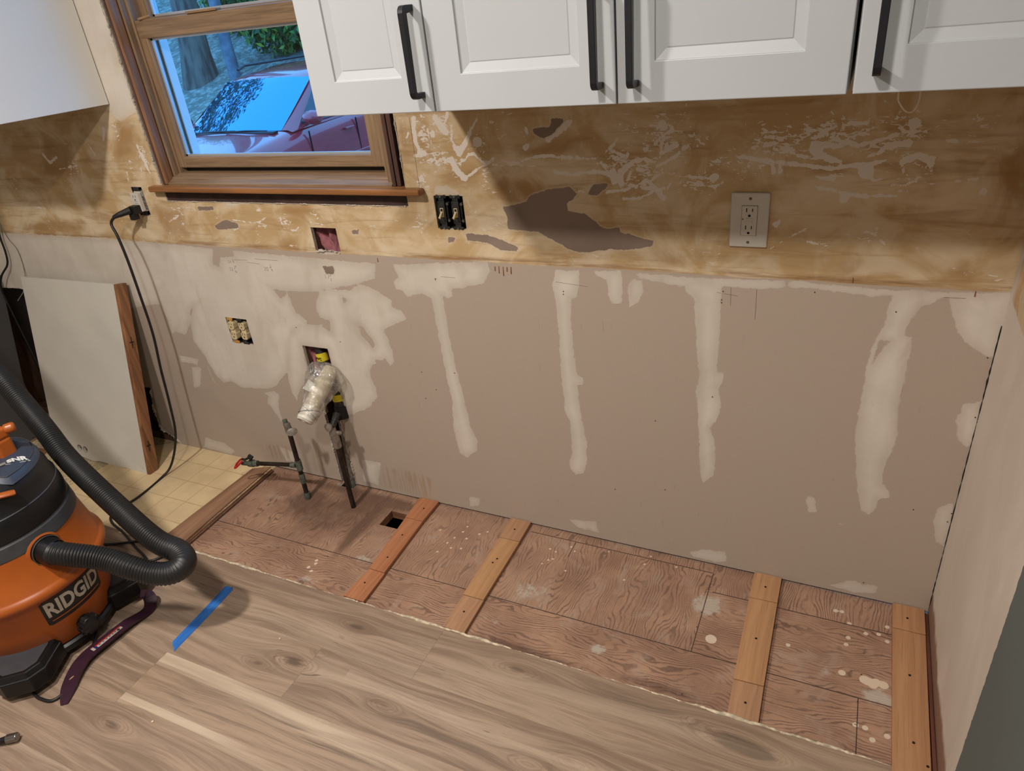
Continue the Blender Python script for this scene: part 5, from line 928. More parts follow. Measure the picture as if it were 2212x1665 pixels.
strip([(-1.242, -.104), (-1.169, -.104), (-1.172, -.003), (-1.248, -.003)], SM[1], 'short block against the wall on the second strip from the pipes', [(-1.209, -.055)], .003)
strip([(-1.237, -.370), (-1.167, -.370), (-1.169, -.1055), (-1.242, -.1055)], SM[2], 'orange-tan middle length of the second strip from the pipes', [(-1.204, -.20), (-1.21, -.22)], .0015)
strip([(-1.233, -.499), (-1.163, -.499), (-1.166, -.372), (-1.236, -.372)], SM[1], 'front block of the second strip from the pipes, touching the laminate', [(-1.201, -.43)])
strip([(-.449, -.107), (-.3735, -.105), (-.3735, -.003), (-.449, -.003)], SM[2], 'short block against the wall on the third strip from the pipes', [(-.412, -.055)], .003)
strip([(-.444, -.395), (-.3715, -.392), (-.3735, -.1065), (-.449, -.1085)], SM[2], 'long honey-coloured middle length of the third strip from the pipes', [(-.41, -.25)], .0015)
strip([(-.441, -.503), (-.3695, -.503), (-.3715, -.394), (-.4435, -.397)], SM[1], 'front block of the third strip from the pipes, one dark screw', [(-.406, -.455)])
strip([(-.0875, -.0935), (-.0105, -.0935), (-.0105, -.003), (-.0865, -.003)], SM[3], 'short block against the wall on the strip in the right corner', [(-.052, -.05)], .003)
strip([(-.0895, -.60), (-.0145, -.60), (-.0105, -.095), (-.0875, -.095)], SM[3], 'long strip running along the right wall, several small screws', [(-.05, -.24), (-.046, -.43), (-.02, -.48)], .001)
t = thing('floor_edge_strip', 'grooved plywood edge strip between the yellow vinyl and the subfloor', 'wood strip', (-2.33, -.25, ZP))
MB().prism([(-2.381,-0.0495),(-2.314,-0.0156)]+[(-2.297,-0.4742),(-2.394,-0.4911)], ZP, .0016, (0, 1, 2)).build('board', wood('brown_edge_plywood', (158, 122, 96), (122, 88, 66), 1, 1, .6, 40), t, bevel=.0006)
g = MB(); A = [(-2.304,-0.026),(-2.289,-0.4816)]
for k in range(4): g.box((0, 0, 0), (.0001, .0001, .0001)) if 0 else g.tube([(A[0][0]+.003+k*.0028, A[0][1], -.001-k*.0025), (A[1][0]+.003+k*.0028, A[1][1], -.001-k*.0025)], .0016, 6, mi=k % 2)
g.build('layered_edge', [plyedge, plain('ply_dark_layer', (84, 52, 38), .8)], t)
rs = MB(); rs.box((-.0095, -.60, ZP), (-.001, -.01, -.004)); tag(rs.build('trim_2', wood('dark_floor_edge', (110, 66, 50), (70, 40, 32), 1), bevel=.001), kind='structure')

# ================================================================ TAPE, PRY BAR, HAMMER
tp = Mt('blue_tape'); tp.base(tp.mix(tp.ramp(tp.noise(tp.scl(tp.obj(), (60, 12, 1)), 1, 3), .4, .6), srgb(40, 110, 190), srgb(34, 96, 172))); tp.set(Roughness=.6); tp.bump(tp.noise(tp.obj(), 200, 2), .3, .0005)
tv = [(-1.9840, -.5965), (-1.976, -.592), (-1.966, -.594), (-1.957, -.5905), (-1.9475, -.600), (-1.938, -.72), (-1.9315, -.849), (-1.938, -.845), (-1.945, -.838), (-1.953, -.836), (-1.9665, -.824), (-1.974, -.71)]
tag(MB().prism(tv, .0002, .0008, (0, 1, 2)).build('masking_tape', tp.m), 'strip of blue masking tape stuck to the laminate', 'tape')
pur = plain('dark_purple_steel', (58, 30, 46), .4, .2, var=.12, sc=40)
t = thing('pry_bar', 'dark purple flat pry bar lying by the vacuum with a red and white label', 'pry bar', (-2.12, -.93, 0))
pc = smooth_path([(-2.0815, -1.106, .002, .004), (-2.102, -1.078, .008, .010), (-2.117, -1.040, .016, .0150), (-2.131, -1.00, .020, .0160), (-2.150, -.945, .0205, .0150), (-2.169, -.88, .0205, .0145), (-2.183, -.83, .0205, .0145), (-2.190, -.79, .018, .0155)][0:0] or [Vector((-2.080, -1.092, .001)), Vector((-2.116, -1.047, .009)), Vector((-2.143, -1.000, .016)), Vector((-2.152, -.958, .020)), Vector((-2.148, -.895, .0205)), Vector((-2.143, -.834, .0195)), Vector((-2.141, -.800, .012)), Vector((-2.140, -.772, .006)), Vector((-2.142, -.752, .010)), Vector((-2.150, -.738, .024)), Vector((-2.164, -.735, .038)), Vector((-2.176, -.746, .046))], 6)
wds = np.interp(np.linspace(0, 1, len(pc)), [0, .08, .2, .5, .62, .75, .85, 1], [.009, .021, .022, .019, .019, .020, .018, .017])
bv = []; 
for i, p in enumerate(pc):
    d = (pc[min(i+1, len(pc)-1)]-pc[max(i-1, 0)]); sd = Vector((d.y, -d.x, 0)).normalized(); 
    if i > 55: sd = Vector((.55, -.83, 0)).normalized() if False else sd
    nrm = sd.cross(d.normalized()).normalized()
    for a, b in ((-1, -1), (1, -1), (1, 1), (-1, 1)): bv.append(p+sd*(a*wds[i])+nrm*(b*.0028))
bf = [(i*4+k, i*4+(k+1) % 4, i*4+4+(k+1) % 4, i*4+4+k) for i in range(len(pc)-1) for k in range(4)]+[(3, 2, 1, 0), tuple((len(pc)-1)*4+k for k in range(4))]
MB().raw(bv, bf).build('bar', pur, t, bevel=.0012)
a, b = Vector((-2.1505, -.945, .0240)), Vector((-2.1455, -.850, .0238)); d = (b-a).normalized(); sd = Vector((d.y, -d.x, 0)).normalized(); LL = (b-a).length
def lq(u0, u1, v0, v1, h=0): return [tuple(a+d*(LL*u0)+sd*v0+Vector((0, 0, h))), tuple(a+d*(LL*u1)+sd*v0+Vector((0, 0, h))), tuple(a+d*(LL*u1)+sd*v1+Vector((0, 0, h))), tuple(a+d*(LL*u0)+sd*v1+Vector((0, 0, h)))]
l0 = mesh_obj('label', lq(0, .08, -.007, .009)+lq(.16, 1, -.001, .009), [(0, 1, 2, 3), (4, 5, 6, 7)], plain('label_white', (170, 165, 158), .4), t)
mesh_obj('label_red_band', lq(0, .08, -.010, -.007)+lq(.13, 1, -.007, -.001), [(0, 1, 2, 3), (4, 5, 6, 7)], plain('label_red', (150, 40, 34), .4), l0); mesh_obj('label_blue_band', lq(.09, .15, -.004, .010), [(0, 1, 2, 3)], plain('label_blue', (40, 44, 110), .4), l0)
lm = MB()
for u in (.22, .34, .45, .56, .66, .75): lm.raw(lq(u, u+.06, .001, .004, .0003), [(0, 1, 2, 3)])
lm.raw([tuple(a+d*(LL*.88)+sd*.004+Vector((.0045*math.cos(q), .0045*math.sin(q), .0003))) for q in np.linspace(0, 6.283, 12, endpoint=False)], [tuple(range(12))]); lm.build('label_print', slotm, l0)
MB().raw([tuple(Vector((-2.128, -1.030, .0155))+Vector((.0025*math.cos(q), .0075*math.sin(q), 0))) for q in np.linspace(0, 6.283, 14, endpoint=False)], [tuple(range(14))]).build('nail_hole', plain('hole_floor', (168, 132, 100), .7), t)
t = thing('hand_tool', 'chrome-ended tool lying on the laminate at the lower left corner', 'tool', (-2.13, -1.23, 0))
MB().cyl((-2.1155, -1.224, .0155), (-2.093, -1.207, .0155), .0115, n=24).build('head', plain('polished_steel', (150, 148, 146), .22, .95, var=.1), t, smooth=True, bevel=.003, seg=3)
MB().cyl((-2.1155, -1.224, .0150), (-2.135, -1.240, .0140), .0095, .007, 18).cyl((-2.135, -1.240, .014), (-2.30, -1.36, .0135), .007, .013, 18).build('shaft', blk, t, smooth=True)
cr = plain('crumb', (224, 205, 170), .8)
for nm, (x, y), r, lab in (('plaster_crumb', [(-1.662,-0.7032)][0], .003, 'tiny pale plaster crumb on the laminate right of the blue tape'), ('plaster_crumb', [(-1.798,-1.039)][0], .0035, 'pale crumb on the laminate seam near the bottom edge')):
    tag(MB().lathe([(0, 0), (r, .001), (r*.8, .003), (0, .004)], 6, Matrix.Translation((x, y, .0002))).build(nm, cr), lab, 'crumb')

# ================================================================ THE WET/DRY VACUUM
VC = Vector((-2.40, -.91, 0)); VM_ = Matrix.Translation(VC)
org = plain('orange_plastic', (166, 84, 26), .38, var=.05, sc=12); bpl = plain('black_plastic', (15, 15, 18), .38, var=.15, sc=30); gpl = plain('grey_plastic', (62, 64, 68), .5, var=.12, sc=30); nav = plain('slate_plastic', (52, 62, 78), .45, var=.14, sc=14, bump=.1)
vac = thing('shop_vacuum', 'orange and black wet dry vacuum with a ribbed black hose', 'vacuum cleaner', tuple(VC))
MB().lathe([(.0, .05), (.188, .05), (.192, .055), (.210, .15), (.2195, .232), (.226, .238), (.236, .246), (.2385, .256), (.2365, .266), (.230, .272), (.226, .276), (.205, .385), (.2045, .392)], 96, VM_).build('drum', org, vac, smooth=True, angle=50)
MB().lathe([(.2045, .384), (.2065, .388), (.2015, .424), (.198, .428), (.197, .432)], 96, VM_).build('collar', gpl, vac, smooth=True, angle=30)
lid = MB().lathe([(.197, .430), (.1995, .434), (.1975, .466), (.1925, .494), (.1905, .497), (.1895, .500), (.1865, .504), (.183, .535), (.176, .552), (.167, .564), (.150, .577), (.10, .589), (0, .593)], 96, VM_).build('lid', bpl, vac, smooth=True, angle=35)
MB().lathe([(.1915, .4955), (.1930, .4965), (.1910, .4985)], 96, VM_).build('lid_bead', gpl, vac, smooth=True)
def ring_arc(r, z, a0, a1, n=24): return [(r*math.cos(a), r*math.sin(a), z) for a in np.linspace(math.radians(a0), math.radians(a1), n)]
# slate motor cover with its scooped edge, lying on the lid
co = [(.176*math.cos(math.radians(a)), .176*math.sin(math.radians(a))) for a in range(6, 100, 4)]+[(-.10, .17), (-.17, .05), (-.17, -.10), (-.05, -.13), (.06, -.10), (.09, -.055), (.115, -.025), (.14, -.012)]
cm = MB(); zf = lambda x, y: .572-.9*max(0, math.hypot(x, y)-.135)**1.2+.004; n = 18; vv = []; ff = []
cx, cy = -.02, .05
for k in range(n+1):
    for (x, y) in co: q = k/n; X = cx+(x-cx)*q; Y = cy+(y-cy)*q; vv.append((VC.x+X, VC.y+Y, zf(X, Y)+.018-(.012 if k == n else 0)))
m_ = len(co); ff = [(k*m_+i, k*m_+(i+1) % m_, (k+1)*m_+(i+1) % m_, (k+1)*m_+i) for k in range(n) for i in range(m_)]
cov = MB().raw(vv, ff).build('motor_cover', nav, vac, smooth=True, angle=50)
MB().tube([(VC.x+cx+(x-cx)*.93, VC.y+cy+(y-cy)*.93, zf(cx+(x-cx)*.93, cy+(y-cy)*.93)+.0192) for x, y in co+[co[0]]], .0016, 6, False).build('cover_piping', gpl, cov, smooth=True)
def on_cover(v, ox, oy, ang, lift=.0008):
    out = []
    for p in v:
        x = ox+p[0]*math.cos(ang)-p[1]*math.sin(ang); y = oy+p[0]*math.sin(ang)+p[1]*math.cos(ang); X, Y = x-VC.x, y-VC.y; out.append((x, y, zf(X, Y)+.0195+lift+p[2]))
    return out
AN = math.radians(70)
v, f = text_geo('SNR', .024, .0003, .0012); mesh_obj('cover_lettering', on_cover(v, -2.2800, -.832, AN), f, plain('print_white', (214, 214, 210), .5), cov)
mesh_obj('cover_underline', on_cover([(-.028, -.0125, 0), (.026, -.0125, 0), (.026, -.0105, 0), (-.028, -.0105, 0)], -2.2800, -.832, AN), [(0, 1, 2, 3)], bpy.data.materials['print_white'], cov)
mesh_obj('cover_logo', on_cover([(-.044, -.009, 0), (-.026, -.009, 0), (-.026, .006, 0), (-.044, .006, 0)], -2.2800, -.832, AN), [(0, 1, 2, 3)], plain('print_grey', (120, 118, 112), .5), cov)
MB().box((-2.53, -.845, .640), (-2.322, -.800, .672)).box((-2.360, -.845, .585), (-2.322, -.800, .642)).cyl((-2.332, -.806, .662), (-2.317, -.781, .662), .014).build('carry_handle', org, vac, bevel=.008, seg=3)
MB().tube(smooth_path([(-2.310, -1.010, .552), (-2.265, -.985, .560), (-2.225, -.940, .558), (-2.207, -.902, .550)], 5), [.012]*15+[.010], 12, flat=.6).build('latch', org, vac, smooth=True)
# hose port, badge, drain knob
pd = Vector((1, .02, 0)).normalized(); pq = pd.to_track_quat('Z', 'Y').to_matrix().to_4x4(); P0 = Vector((-2.202, -.908, .362))
MB().lathe([(.053, -.02), (.050, .003), (.0465, .006), (.042, .008), (.042, -.02)], 40, Matrix.Translation(P0) @ pq).build('hose_port', org, vac, smooth=True, angle=30)
MB().lathe([(.041, -.015), (.041, .012), (.037, .014), (.036, .040), (.034, .046), (.0335, .050)], 40, Matrix.Translation(P0) @ pq).build('hose_cuff', bpl, vac, smooth=True, angle=30)
MB().lathe([(.0405, .0125), (.0415, .0145), (.0395, .0155)], 40, Matrix.Translation(P0) @ pq).build('cuff_ring', steel, vac, smooth=True)
def on_drum(v, a0, z0, lift=.0012):
    out = []
    for x, z, h in v:
        r = np.interp(z0+z, [.05, .15, .232], [.192, .210, .2195])+lift+h; a = math.radians(a0)+x/.214; out.append((VC.x+r*math.cos(a), VC.y+r*math.sin(a), z0+z))
    return out
def curved_rect(x0, x1, z0, z1, a0, zc, lift, n=20, cut=.006):
    vv = []
    for i in range(n+1):
        x = x0+(x1-x0)*i/n; e = cut if i in (0, n) else 0
        vv += [(x, z0+e, 0), (x, z1-e, 0)]
    return on_drum(vv, a0, zc, lift), [(2*i, 2*i+2, 2*i+3, 2*i+1) for i in range(n)]
BA, BZ = 2.8, .185
v, f = curved_rect(-.090, .090, -.043, .046, BA, BZ, .0010); bd = mesh_obj('badge', v, f, bpl, vac)
v, f = text_geo('RIDGID', .056, .0002, .0019); v = [(p[0]*.90, p[1]*1.22+.009, p[2]) for p in v]; mesh_obj('badge_lettering', on_drum(v, BA, BZ, .0018), f, plain('badge_silver', (190, 182, 170), .4, .2), bd)
v, f = curved_rect(-.078, .078, -.0305, -.0265, BA, BZ, .0017, cut=0); mesh_obj('badge_stripe', v, f, org, bd)
kn_ = MB(); KA = math.radians(.5); KM = Matrix.Translation((VC.x+.205*math.cos(KA), VC.y+.205*math.sin(KA), .088)) @ Vector((math.cos(KA), math.sin(KA), -.15)).to_track_quat('Z', 'Y').to_matrix().to_4x4()
kn_.lathe([(0, .034), (.016, .034), (.020, .031), (.027, .027), (.028, .010), (.02, .004), (.02, -.03)], 40, KM); kn_.v = [tuple(Vector(p)) for p in kn_.v]
for k in range(10):
    a = 2*math.pi*k/10; kn_.box((-.0035, -.005, .008), (.0035, .005, .029), KM @ Matrix.Translation((.027*math.cos(a), .027*math.sin(a), 0)) @ Matrix.Rotation(a, 4, 'Z'))
kn_.build('drain_knob', bpl, vac, bevel=.001)
MB().lathe([(0, .052), (.195, .052), (.202, .046), (.198, .026), (.185, .022), (0, .022)], 96, VM_).build('base_tray', bpl, vac, smooth=True, angle=30)
def foot(ang):
    M = VM_ @ Matrix.Rotation(math.radians(ang), 4, 'Z'); pl = [(.150, -.078), (.185, -.090), (.262, -.072), (.292, -.040), (.296, .030), (.270, .066), (.185, .088), (.150, .078)]
    b = MB(); n = len(pl); sh = [(1.0, .026), (1.0, .070), (.985, .074), (.965, .076), (.90, .090), (.88, .092)]; cxx = .21; vv = []
    for s, z in sh:
        for x, y in pl: vv.append(tuple(M @ Vector((cxx+(x-cxx)*s, y*s, z))))
    ff = [(k*n+i, k*n+(i+1) % n, (k+1)*n+(i+1) % n, (k+1)*n+i) for k in range(len(sh)-1) for i in range(n)]+[tuple(range(n))[::-1], tuple((len(sh)-1)*n+i for i in range(n))]
    o = b.raw(vv, ff).build('caster_foot', bpl, vac, bevel=.002)
    vv = [tuple(M @ Vector((cxx+(x-cxx)*.74+.004, y*.74, .0925))) for x, y in pl]; MB().raw(vv, [tuple(range(n))]).build('foot_pad', gpl, o)
    MB().tube([tuple(M @ Vector((cxx+(x-cxx)*.99, y*.99, .0745))) for x, y in pl[1:-1]], .0013, 6, False).build('foot_bead', gpl, o)
    c0 = M @ Vector((.245, 0, .0235)); sd = (M.to_3x3() @ Vector((0, 1, 0))); MB().cyl(c0-sd*.020, c0+sd*.020, .0232, n=24).build('caster_wheel', gpl, o, smooth=True)
for a in (-46, 57, 137, 227): foot(a)
# hose: from the port, round a tight bend near the floor, then up and away to the left
hp = smooth_path([P0+pd*.03, P0+pd*.058, (-2.055, -0.854, 0.324), (-1.988, -0.835, 0.297), (-1.931, -0.810, 0.268), (-1.894, -0.783, 0.259), (-1.880, -0.751, 0.268), (-1.917, -0.730, 0.282), (-2.002, -0.733, 0.308), (-2.181, -0.705, 0.382), (-2.367, -0.672, 0.469), (-2.490, -0.639, 0.545), (-2.691, -0.592, 0.668), (-2.827, -0.559, 0.754), (-3.05, -.50, .90)], 12)
hp = resample(hp, .00155); rr = []
L_ = len(hp)
BI = min(range(len(hp)), key=lambda k: -hp[k].x)*.00155
for i, p in enumerate(hp):
    s = i*.00155; bend = math.exp(-((s-BI-.01)/.075)**2); amp = .0021*(1-.9*bend); rr.append(.0300+amp*(1 if math.sin(2*math.pi*s/.0078) > 0 else -1)*min(1, abs(math.sin(2*math.pi*s/.0078))*2.5)+.0035*bend)
MB().tube(hp, rr, 28).build('hose', plain('hose_rubber', (30, 30, 31), .45, var=.1), vac, smooth=True, angle=80)

# ================================================================ OUTSIDE THE WINDOW
GZ = -.45
mgd = Mt('leafy_ground'); P = mgd.pos(); cc = mgd.sep(mgd.vor(P, 14, 1, 'Color'))[0]
c = mgd.mix(mgd.ramp(cc, .2, .8), (.17, .15, .12, 1), (.36, .31, .25, 1)); c = mgd.mix(mgd.mul(mgd.ramp(mgd.noise(P, 4, 6, .75), .42, .62), .8), c, (.12, .10, .075, 1)); mgd.base(c); mgd.set(Roughness=.95)
gv = []; nx, ny = 40, 40
for i in range(nx+1):
    for j in range(ny+1):
        X = -34+44*i/nx; Y = .16+32*j/ny; Zg = GZ+max(0, (Y-7.0))*.40+.04*math.sin(X*1.7)*math.sin(Y*1.3)*(Y > 7); gv.append((X, Y, Zg))
tag(mesh_obj('ground', gv, [(i*(ny+1)+j, (i+1)*(ny+1)+j, (i+1)*(ny+1)+j+1, i*(ny+1)+j+1) for i in range(nx) for j in range(ny)], mgd.m, None, True), kind='structure')
bark = Mt('bark'); bark.base(bark.mix(bark.ramp(bark.noise(bark.scl(bark.obj(), (9, 9, 1.6)), 1, 5), .35, .65), (.17, .13, .10, 1), (.05, .04, .032, 1))); bark.set(Roughness=.95)
gz = lambda y: GZ+max(0, y-7.0)*.40
def trunk(x, y, r, h, label, nm='tree_trunk', flare=1.5):
    m = MB(); m.tube([(x+.02*math.sin(k), y, gz(y)-.1+h*k/10) for k in range(11)], [r*(flare if k == 0 else (1.12 if k == 1 else 1-.02*k)) for k in range(11)], 18)
    return tag(m.build(nm, bark.m, smooth=True), label, 'tree trunk')
tr = thing('tree', 'big tree with a thick brown trunk beyond the red car, left in the window view', 'tree', (-12.62, 10, gz(10)))
m = MB(); m.tube([(-12.95+.055*k, 10, gz(10)-.25+.72*k) for k in range(9)], [.42, .30]+[.25-.008*k for k in range(7)], 18); m.build('trunk', bark.m, tr, smooth=True)
rg = random.Random(5); m = MB()  # crown out of view, placed to be mirrored in the windscreen
for _ in range(3200):
    u = rg.uniform(-1, 1); q = rg.uniform(0, 2*math.pi); R = rg.uniform(.4, 1)**.5*(1+.25*math.sin(3*q)*math.cos(4*u)); s2 = math.sqrt(1-u*u)
    c = Vector((-15.4+2.4*s2*math.cos(q)*R, 8.4+2.2*s2*math.sin(q)*R, 6.6+1.7*u*R)); e = Euler((rg.uniform(0, 6), rg.uniform(0, 6), rg.uniform(0, 6))).to_matrix(); L = rg.uniform(.07, .15)
    m.raw([c+e @ Vector(p) for p in ((-L, 0, 0), (0, -L*.45, .01), (L, 0, 0), (0, L*.45, .01))], [(0, 1, 2, 3)], 1 if rg.random() < .4 else 0)
TREE_LEAVES = (m, tr)
pole = MB(); pole.tube([(-11.975, 10.0, .6), (-12.0, 10.0, 1.3), (-12.035, 10.0, 3.2), (-12.06, 10.0, 6.2)], [.12, .115, .11, .10], 16)
tag(pole.build('post', plain('weathered_post', (120, 124, 134), .8, var=.25, sc=6), smooth=True), 'slim pale grey post behind the roof of the red car', 'post')
lf = []
for nm, a, b in (('leaf_dark', (24, 60, 22), (46, 92, 34)), ('leaf_mid', (60, 112, 42), (100, 140, 50)), ('leaf_yellow', (150, 160, 50), (120, 140, 50))):
    m = Mt(nm); m.base(m.mix(m.ramp(m.noise(m.pos(), 2.0, 3), .35, .65), srgb(*a), srgb(*b))); m.set(Roughness=.6); lf.append(m.m)
TREE_LEAVES[0].build('foliage', lf, TREE_LEAVES[1])
def bush(cx, cy, rx, ry, rz, n, label, zc=None):
    rg = random.Random(int(cx*100+cy)); m = MB(); z0 = gz(cy) if zc is None else zc
    for _ in range(n):
        u = rg.uniform(-1, 1); q = rg.uniform(0, 2*math.pi); s = math.sqrt(1-u*u); R = rg.uniform(.72, 1.06)*(1+.16*math.sin(4*q+3*u)); c = Vector((cx+rx*s*math.cos(q)*R, cy+ry*s*math.sin(q)*R, z0+rz*.85+rz*u*R))
        if c.y > cy+.4*ry: continue
        e = Euler((rg.uniform(0, 6), rg.uniform(0, 6), rg.uniform(0, 6))).to_matrix(); L = rg.uniform(.05, .11)
        k = 1 if rg.random() < .45 else 0; k = 2 if rg.random() < .08 else k
        m.raw([c+e @ Vector(p) for p in ((-L, 0, 0), (0, -L*.45, .01), (L, 0, 0), (0, L*.45, .01))], [(0, 1, 2, 3)], k)
    core = []; 
    t = thing('bush', label, 'bush', (cx, cy, z0), group='green shrubs beyond the driveway')
    o = m.build('foliage', lf, t); mm_ = MB(); mm_.lathe([(.01, -rz*.05+z0)]+[(.80*math.sin(a), z0+rz*.85-rz*.82*math.cos(a)) for a in np.linspace(.25, 3.0, 9)]+[(.01, z0+rz*1.68)], 18)
    mm_.v = [(cx+p[0]*rx, cy+p[1]*ry, p[2]) for p in mm_.v]; mm_.build('inner_growth', lf[0], t, smooth=True)
bush(-10.9, 11.0, 1.15, .9, .75, 6000, 'dense green shrub directly above the car roof in the window view')
bush(-8.2, 11.0, .9, .9, .9, 4200, 'green shrub at the right of the window view behind the wall cabinet edge')
bush(-13.4, 12.3, 1.0, .9, .9, 3200, 'low shrub just right of the thick tree trunk')
bush(-14.0, 15.5, 3.6, 1.5, 3.0, 9000, 'tall dark green growth filling the top of the window view')
bush(-20.5, 17.5, 2.6, 1.5, 2.2, 4000, 'far green growth at the left behind the trunks')

# red car: nose towards the house, body lofted from cross sections along its length
cred = Mt('red_car_paint'); cred.base(cred.mix(cred.ramp(cred.noise(cred.obj(), 2, 2), .3, .7), (.50, .030, .040, 1), (.42, .024, .034, 1))); cred.set(Roughness=.22, Metallic=.0); cred.b.inputs['Coat Weight'].default_value = .9; cred.b.inputs['Coat Roughness'].default_value = .04
cgl = plain('sky_reflection_glass', (70, 140, 180), .02, .9, var=0, spec=1.0, coat=0); cgd = plain('tinted_side_glass', (12, 22, 30), .04, 0, var=0, spec=.8); trimk = plain('car_black_trim', (14, 16, 20), .4); tyre = plain('tyre', (22, 22, 24), .8); rim = plain('alloy', (150, 155, 160), .3, .8)  # windscreen glass coloured blue to carry the sky's reflection
CX = -6.83; car = thing('car', 'red car parked nose to the house on the driveway outside the window', 'car', (CX, 6, GZ))
# sections: y, half width, hood/belt z, sill z, crown
SEC = [(2.95, .50, .02, -.18, .02), (3.02, .72, .18, -.24, .03), (3.15, .82, .28, -.26, .035), (3.6, .87, .385, -.27, .045), (4.1, .89, .455, -.27, .05), (4.55, .90, .515, -.27, .05), (4.75, .905, .545, -.27, .03), (5.6, .91, .575, -.27, .02), (6.5, .91, .60, -.27, .02), (7.2, .89, .61, -.26, .02), (7.45, .82, .58, -.24, .02), (7.5, .70, .50, -.18, .02)]
vv = []
for y, hw, zb, zs, cr_ in SEC:
    h = zb-zs; pr = [(-.96*hw, zs), (-1.0*hw, zs+.18*h), (-1.0*hw, zs+.55*h), (-.985*hw, zs+.80*h), (-.955*hw, zs+.93*h), (-.90*hw, zb), (-.80*hw, zb+.35*cr_), (-.5*hw, zb+.75*cr_), (0, zb+cr_)]
    pr = pr+[(-a, b) for a, b in pr[:-1][::-1]]
    vv += [(CX+a, y, b) for a, b in pr]
n = 17; ff = [(k*n+i, k*n+i+1, (k+1)*n+i+1, (k+1)*n+i) for k in range(len(SEC)-1) for i in range(n-1)]+[tuple(range(n)), tuple((len(SEC)-1)*n+i for i in range(n))[::-1]]
cb = MB().raw(vv, ff).build('body', cred.m, car, smooth=True, angle=55); cb.modifiers.new('s', 'SUBSURF').levels = 2; cb.modifiers['s'].render_levels = 2
# cabin: pillars + roof shell
CS = [(4.62, .70, .545, .545), (4.95, .70, .76, .555), (5.35, .655, 1.02, .56), (5.6, .650, 1.075, .565), (6.2, .645, 1.12, .58), (6.9, .63, 1.10, .59), (7.25, .60, .98, .60), (7.42, .60, .62, .60)]
vv = []
for y, hw, zt, zb in CS:
    hb = .845; pr = [(-hb, zb-.02), (-(hb*.6+hw*.4), zb+(zt-zb)*.45), (-hw*1.02, zb+(zt-zb)*.88), (-hw*.90, zb+(zt-zb)*.985), (-hw*.5, zt+.012), (0, zt+.02)]; pr = pr+[(-a, b) for a, b in pr[:-1][::-1]]
    vv += [(CX+a, y, b) for a, b in pr]
n = 11; ff = [(k*n+i, k*n+i+1, (k+1)*n+i+1, (k+1)*n+i) for k in range(len(CS)-1) for i in range(n-1)]
MB().raw(vv, ff).build('roof', cred.m, car, smooth=True, angle=60)
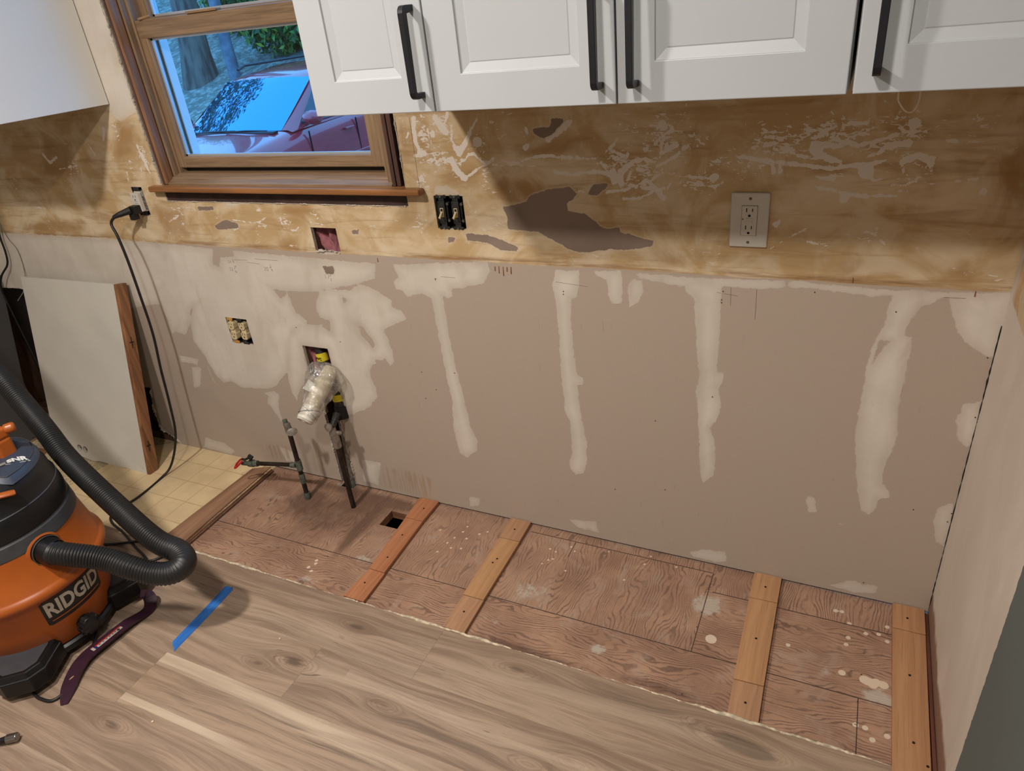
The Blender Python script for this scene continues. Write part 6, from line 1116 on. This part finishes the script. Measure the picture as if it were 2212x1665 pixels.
# windscreen and side glass panels laid just proud of the shell
wsv = []
for s, (y, zt, hw) in enumerate([(4.60, .548, .700), (4.93, .762, .690), (5.25, .965, .665), (5.33, 1.014, .650)]):
    for k in range(9):
        a = -1+2*k/8; wsv.append((CX+a*hw, y-.012-.10*(1-a*a)*(1-s*.12)+.03, zt+.018-.02*a*a))
MB().raw(wsv, [(s*9+k, s*9+k+1, (s+1)*9+k+1, (s+1)*9+k) for s in range(3) for k in range(8)]).build('windscreen', cgl, car, smooth=True)
MB().box((CX-.70, 4.49, .535), (CX+.70, 4.56, .553)).tube([(CX-.5, 4.50, .56), (CX-.2, 4.49, .575), (CX+.15, 4.49, .575)], .008, 6).tube([(CX+.0, 4.49, .565), (CX+.3, 4.485, .575), (CX+.6, 4.50, .565)], .008, 6).build('wipers', trimk, car)
for sgn in (-1, 1):
    g = MB()
    for (ya, yb, za, zb_) in (((4.80, .60), (5.36, .98), (5.62, 1.0), (5.66, .60)), ((5.76, .60), (5.74, 1.015), (6.5, 1.01), (6.55, .61)), ((6.64, .61), (6.60, 1.0), (6.98, .95), (7.12, .63))):
        P4 = [ya, yb, za, zb_]; v4 = []
        for y, z in P4:
            t_ = (z-.58)/.45; v4.append((CX+sgn*(.852-.165*max(0, t_)), y, z))
        g.raw(v4, [(0, 1, 2, 3)])
    g.build('side_window', cgd, car); MB().box((CX+sgn*.845-.012, 4.85, .575), (CX+sgn*.845+.012, 7.2, .59)).build('belt_moulding', rim, car)
    MB().tube([(CX+sgn*.58, 5.5, 1.125), (CX+sgn*.585, 5.62, 1.165), (CX+sgn*.585, 6.8, 1.165), (CX+sgn*.57, 6.95, 1.11)], .016, 8).build('roof_rail', trimk, car, smooth=True)
    mr_ = MB(); mr_.lathe([(0, -.11), (.06, -.10), (.085, -.05), (.09, .0), (.082, .06), (.05, .10), (0, .11)], 18, Matrix.Translation((CX+sgn*1.00, 4.83, .640)) @ Matrix.Rotation(math.pi/2, 4, 'Y') @ Matrix.Scale(.85, 4, (1, 0, 0)))
    mr_.build('wing_mirror', cred.m, car, smooth=True); MB().box((CX+sgn*.90-.05, 4.79, .585), (CX+sgn*.90+.05, 4.88, .615)).build('mirror_arm', trimk, car, bevel=.01)
    dl = MB(); 
    for y0 in (4.82, 5.70, 6.62): dl.box((CX+sgn*.905-.008, y0-.004, -.2), (CX+sgn*.905+.009, y0+.004, .50))
    dl.build('door_gap', trimk, car); MB().box((CX+sgn*.905-.01, 4.9, .10), (CX+sgn*.905+.022, 7.0, .135)).build('side_moulding', cred.m, car, bevel=.008); MB().box((CX+sgn*.90-.01, 5.45, .40), (CX+sgn*.90+.035, 5.62, .425)).build('door_handle', cred.m, car, bevel=.008)
    for y in (3.72, 6.72):
        MB().cyl((CX+sgn*.72, y, GZ+.32), (CX+sgn*.93, y, GZ+.32), .32, n=32).build('tyre', tyre, car, bevel=.02); MB().cyl((CX+sgn*.90, y, GZ+.32), (CX+sgn*.936, y, GZ+.32), .20, n=24).build('wheel_rim', rim, car, bevel=.01)
MB().box((CX-.30, 2.92, -.02), (CX+.30, 3.0, .10)).build('grille', trimk, car, bevel=.01)
for sgn in (-1, 1): MB().box((CX+sgn*.62-.13, 2.98, .03), (CX+sgn*.62+.13, 3.08, .15)).build('headlamp', plain('lamp_lens', (200, 205, 210), .1, spec=1.0), car, bevel=.02)
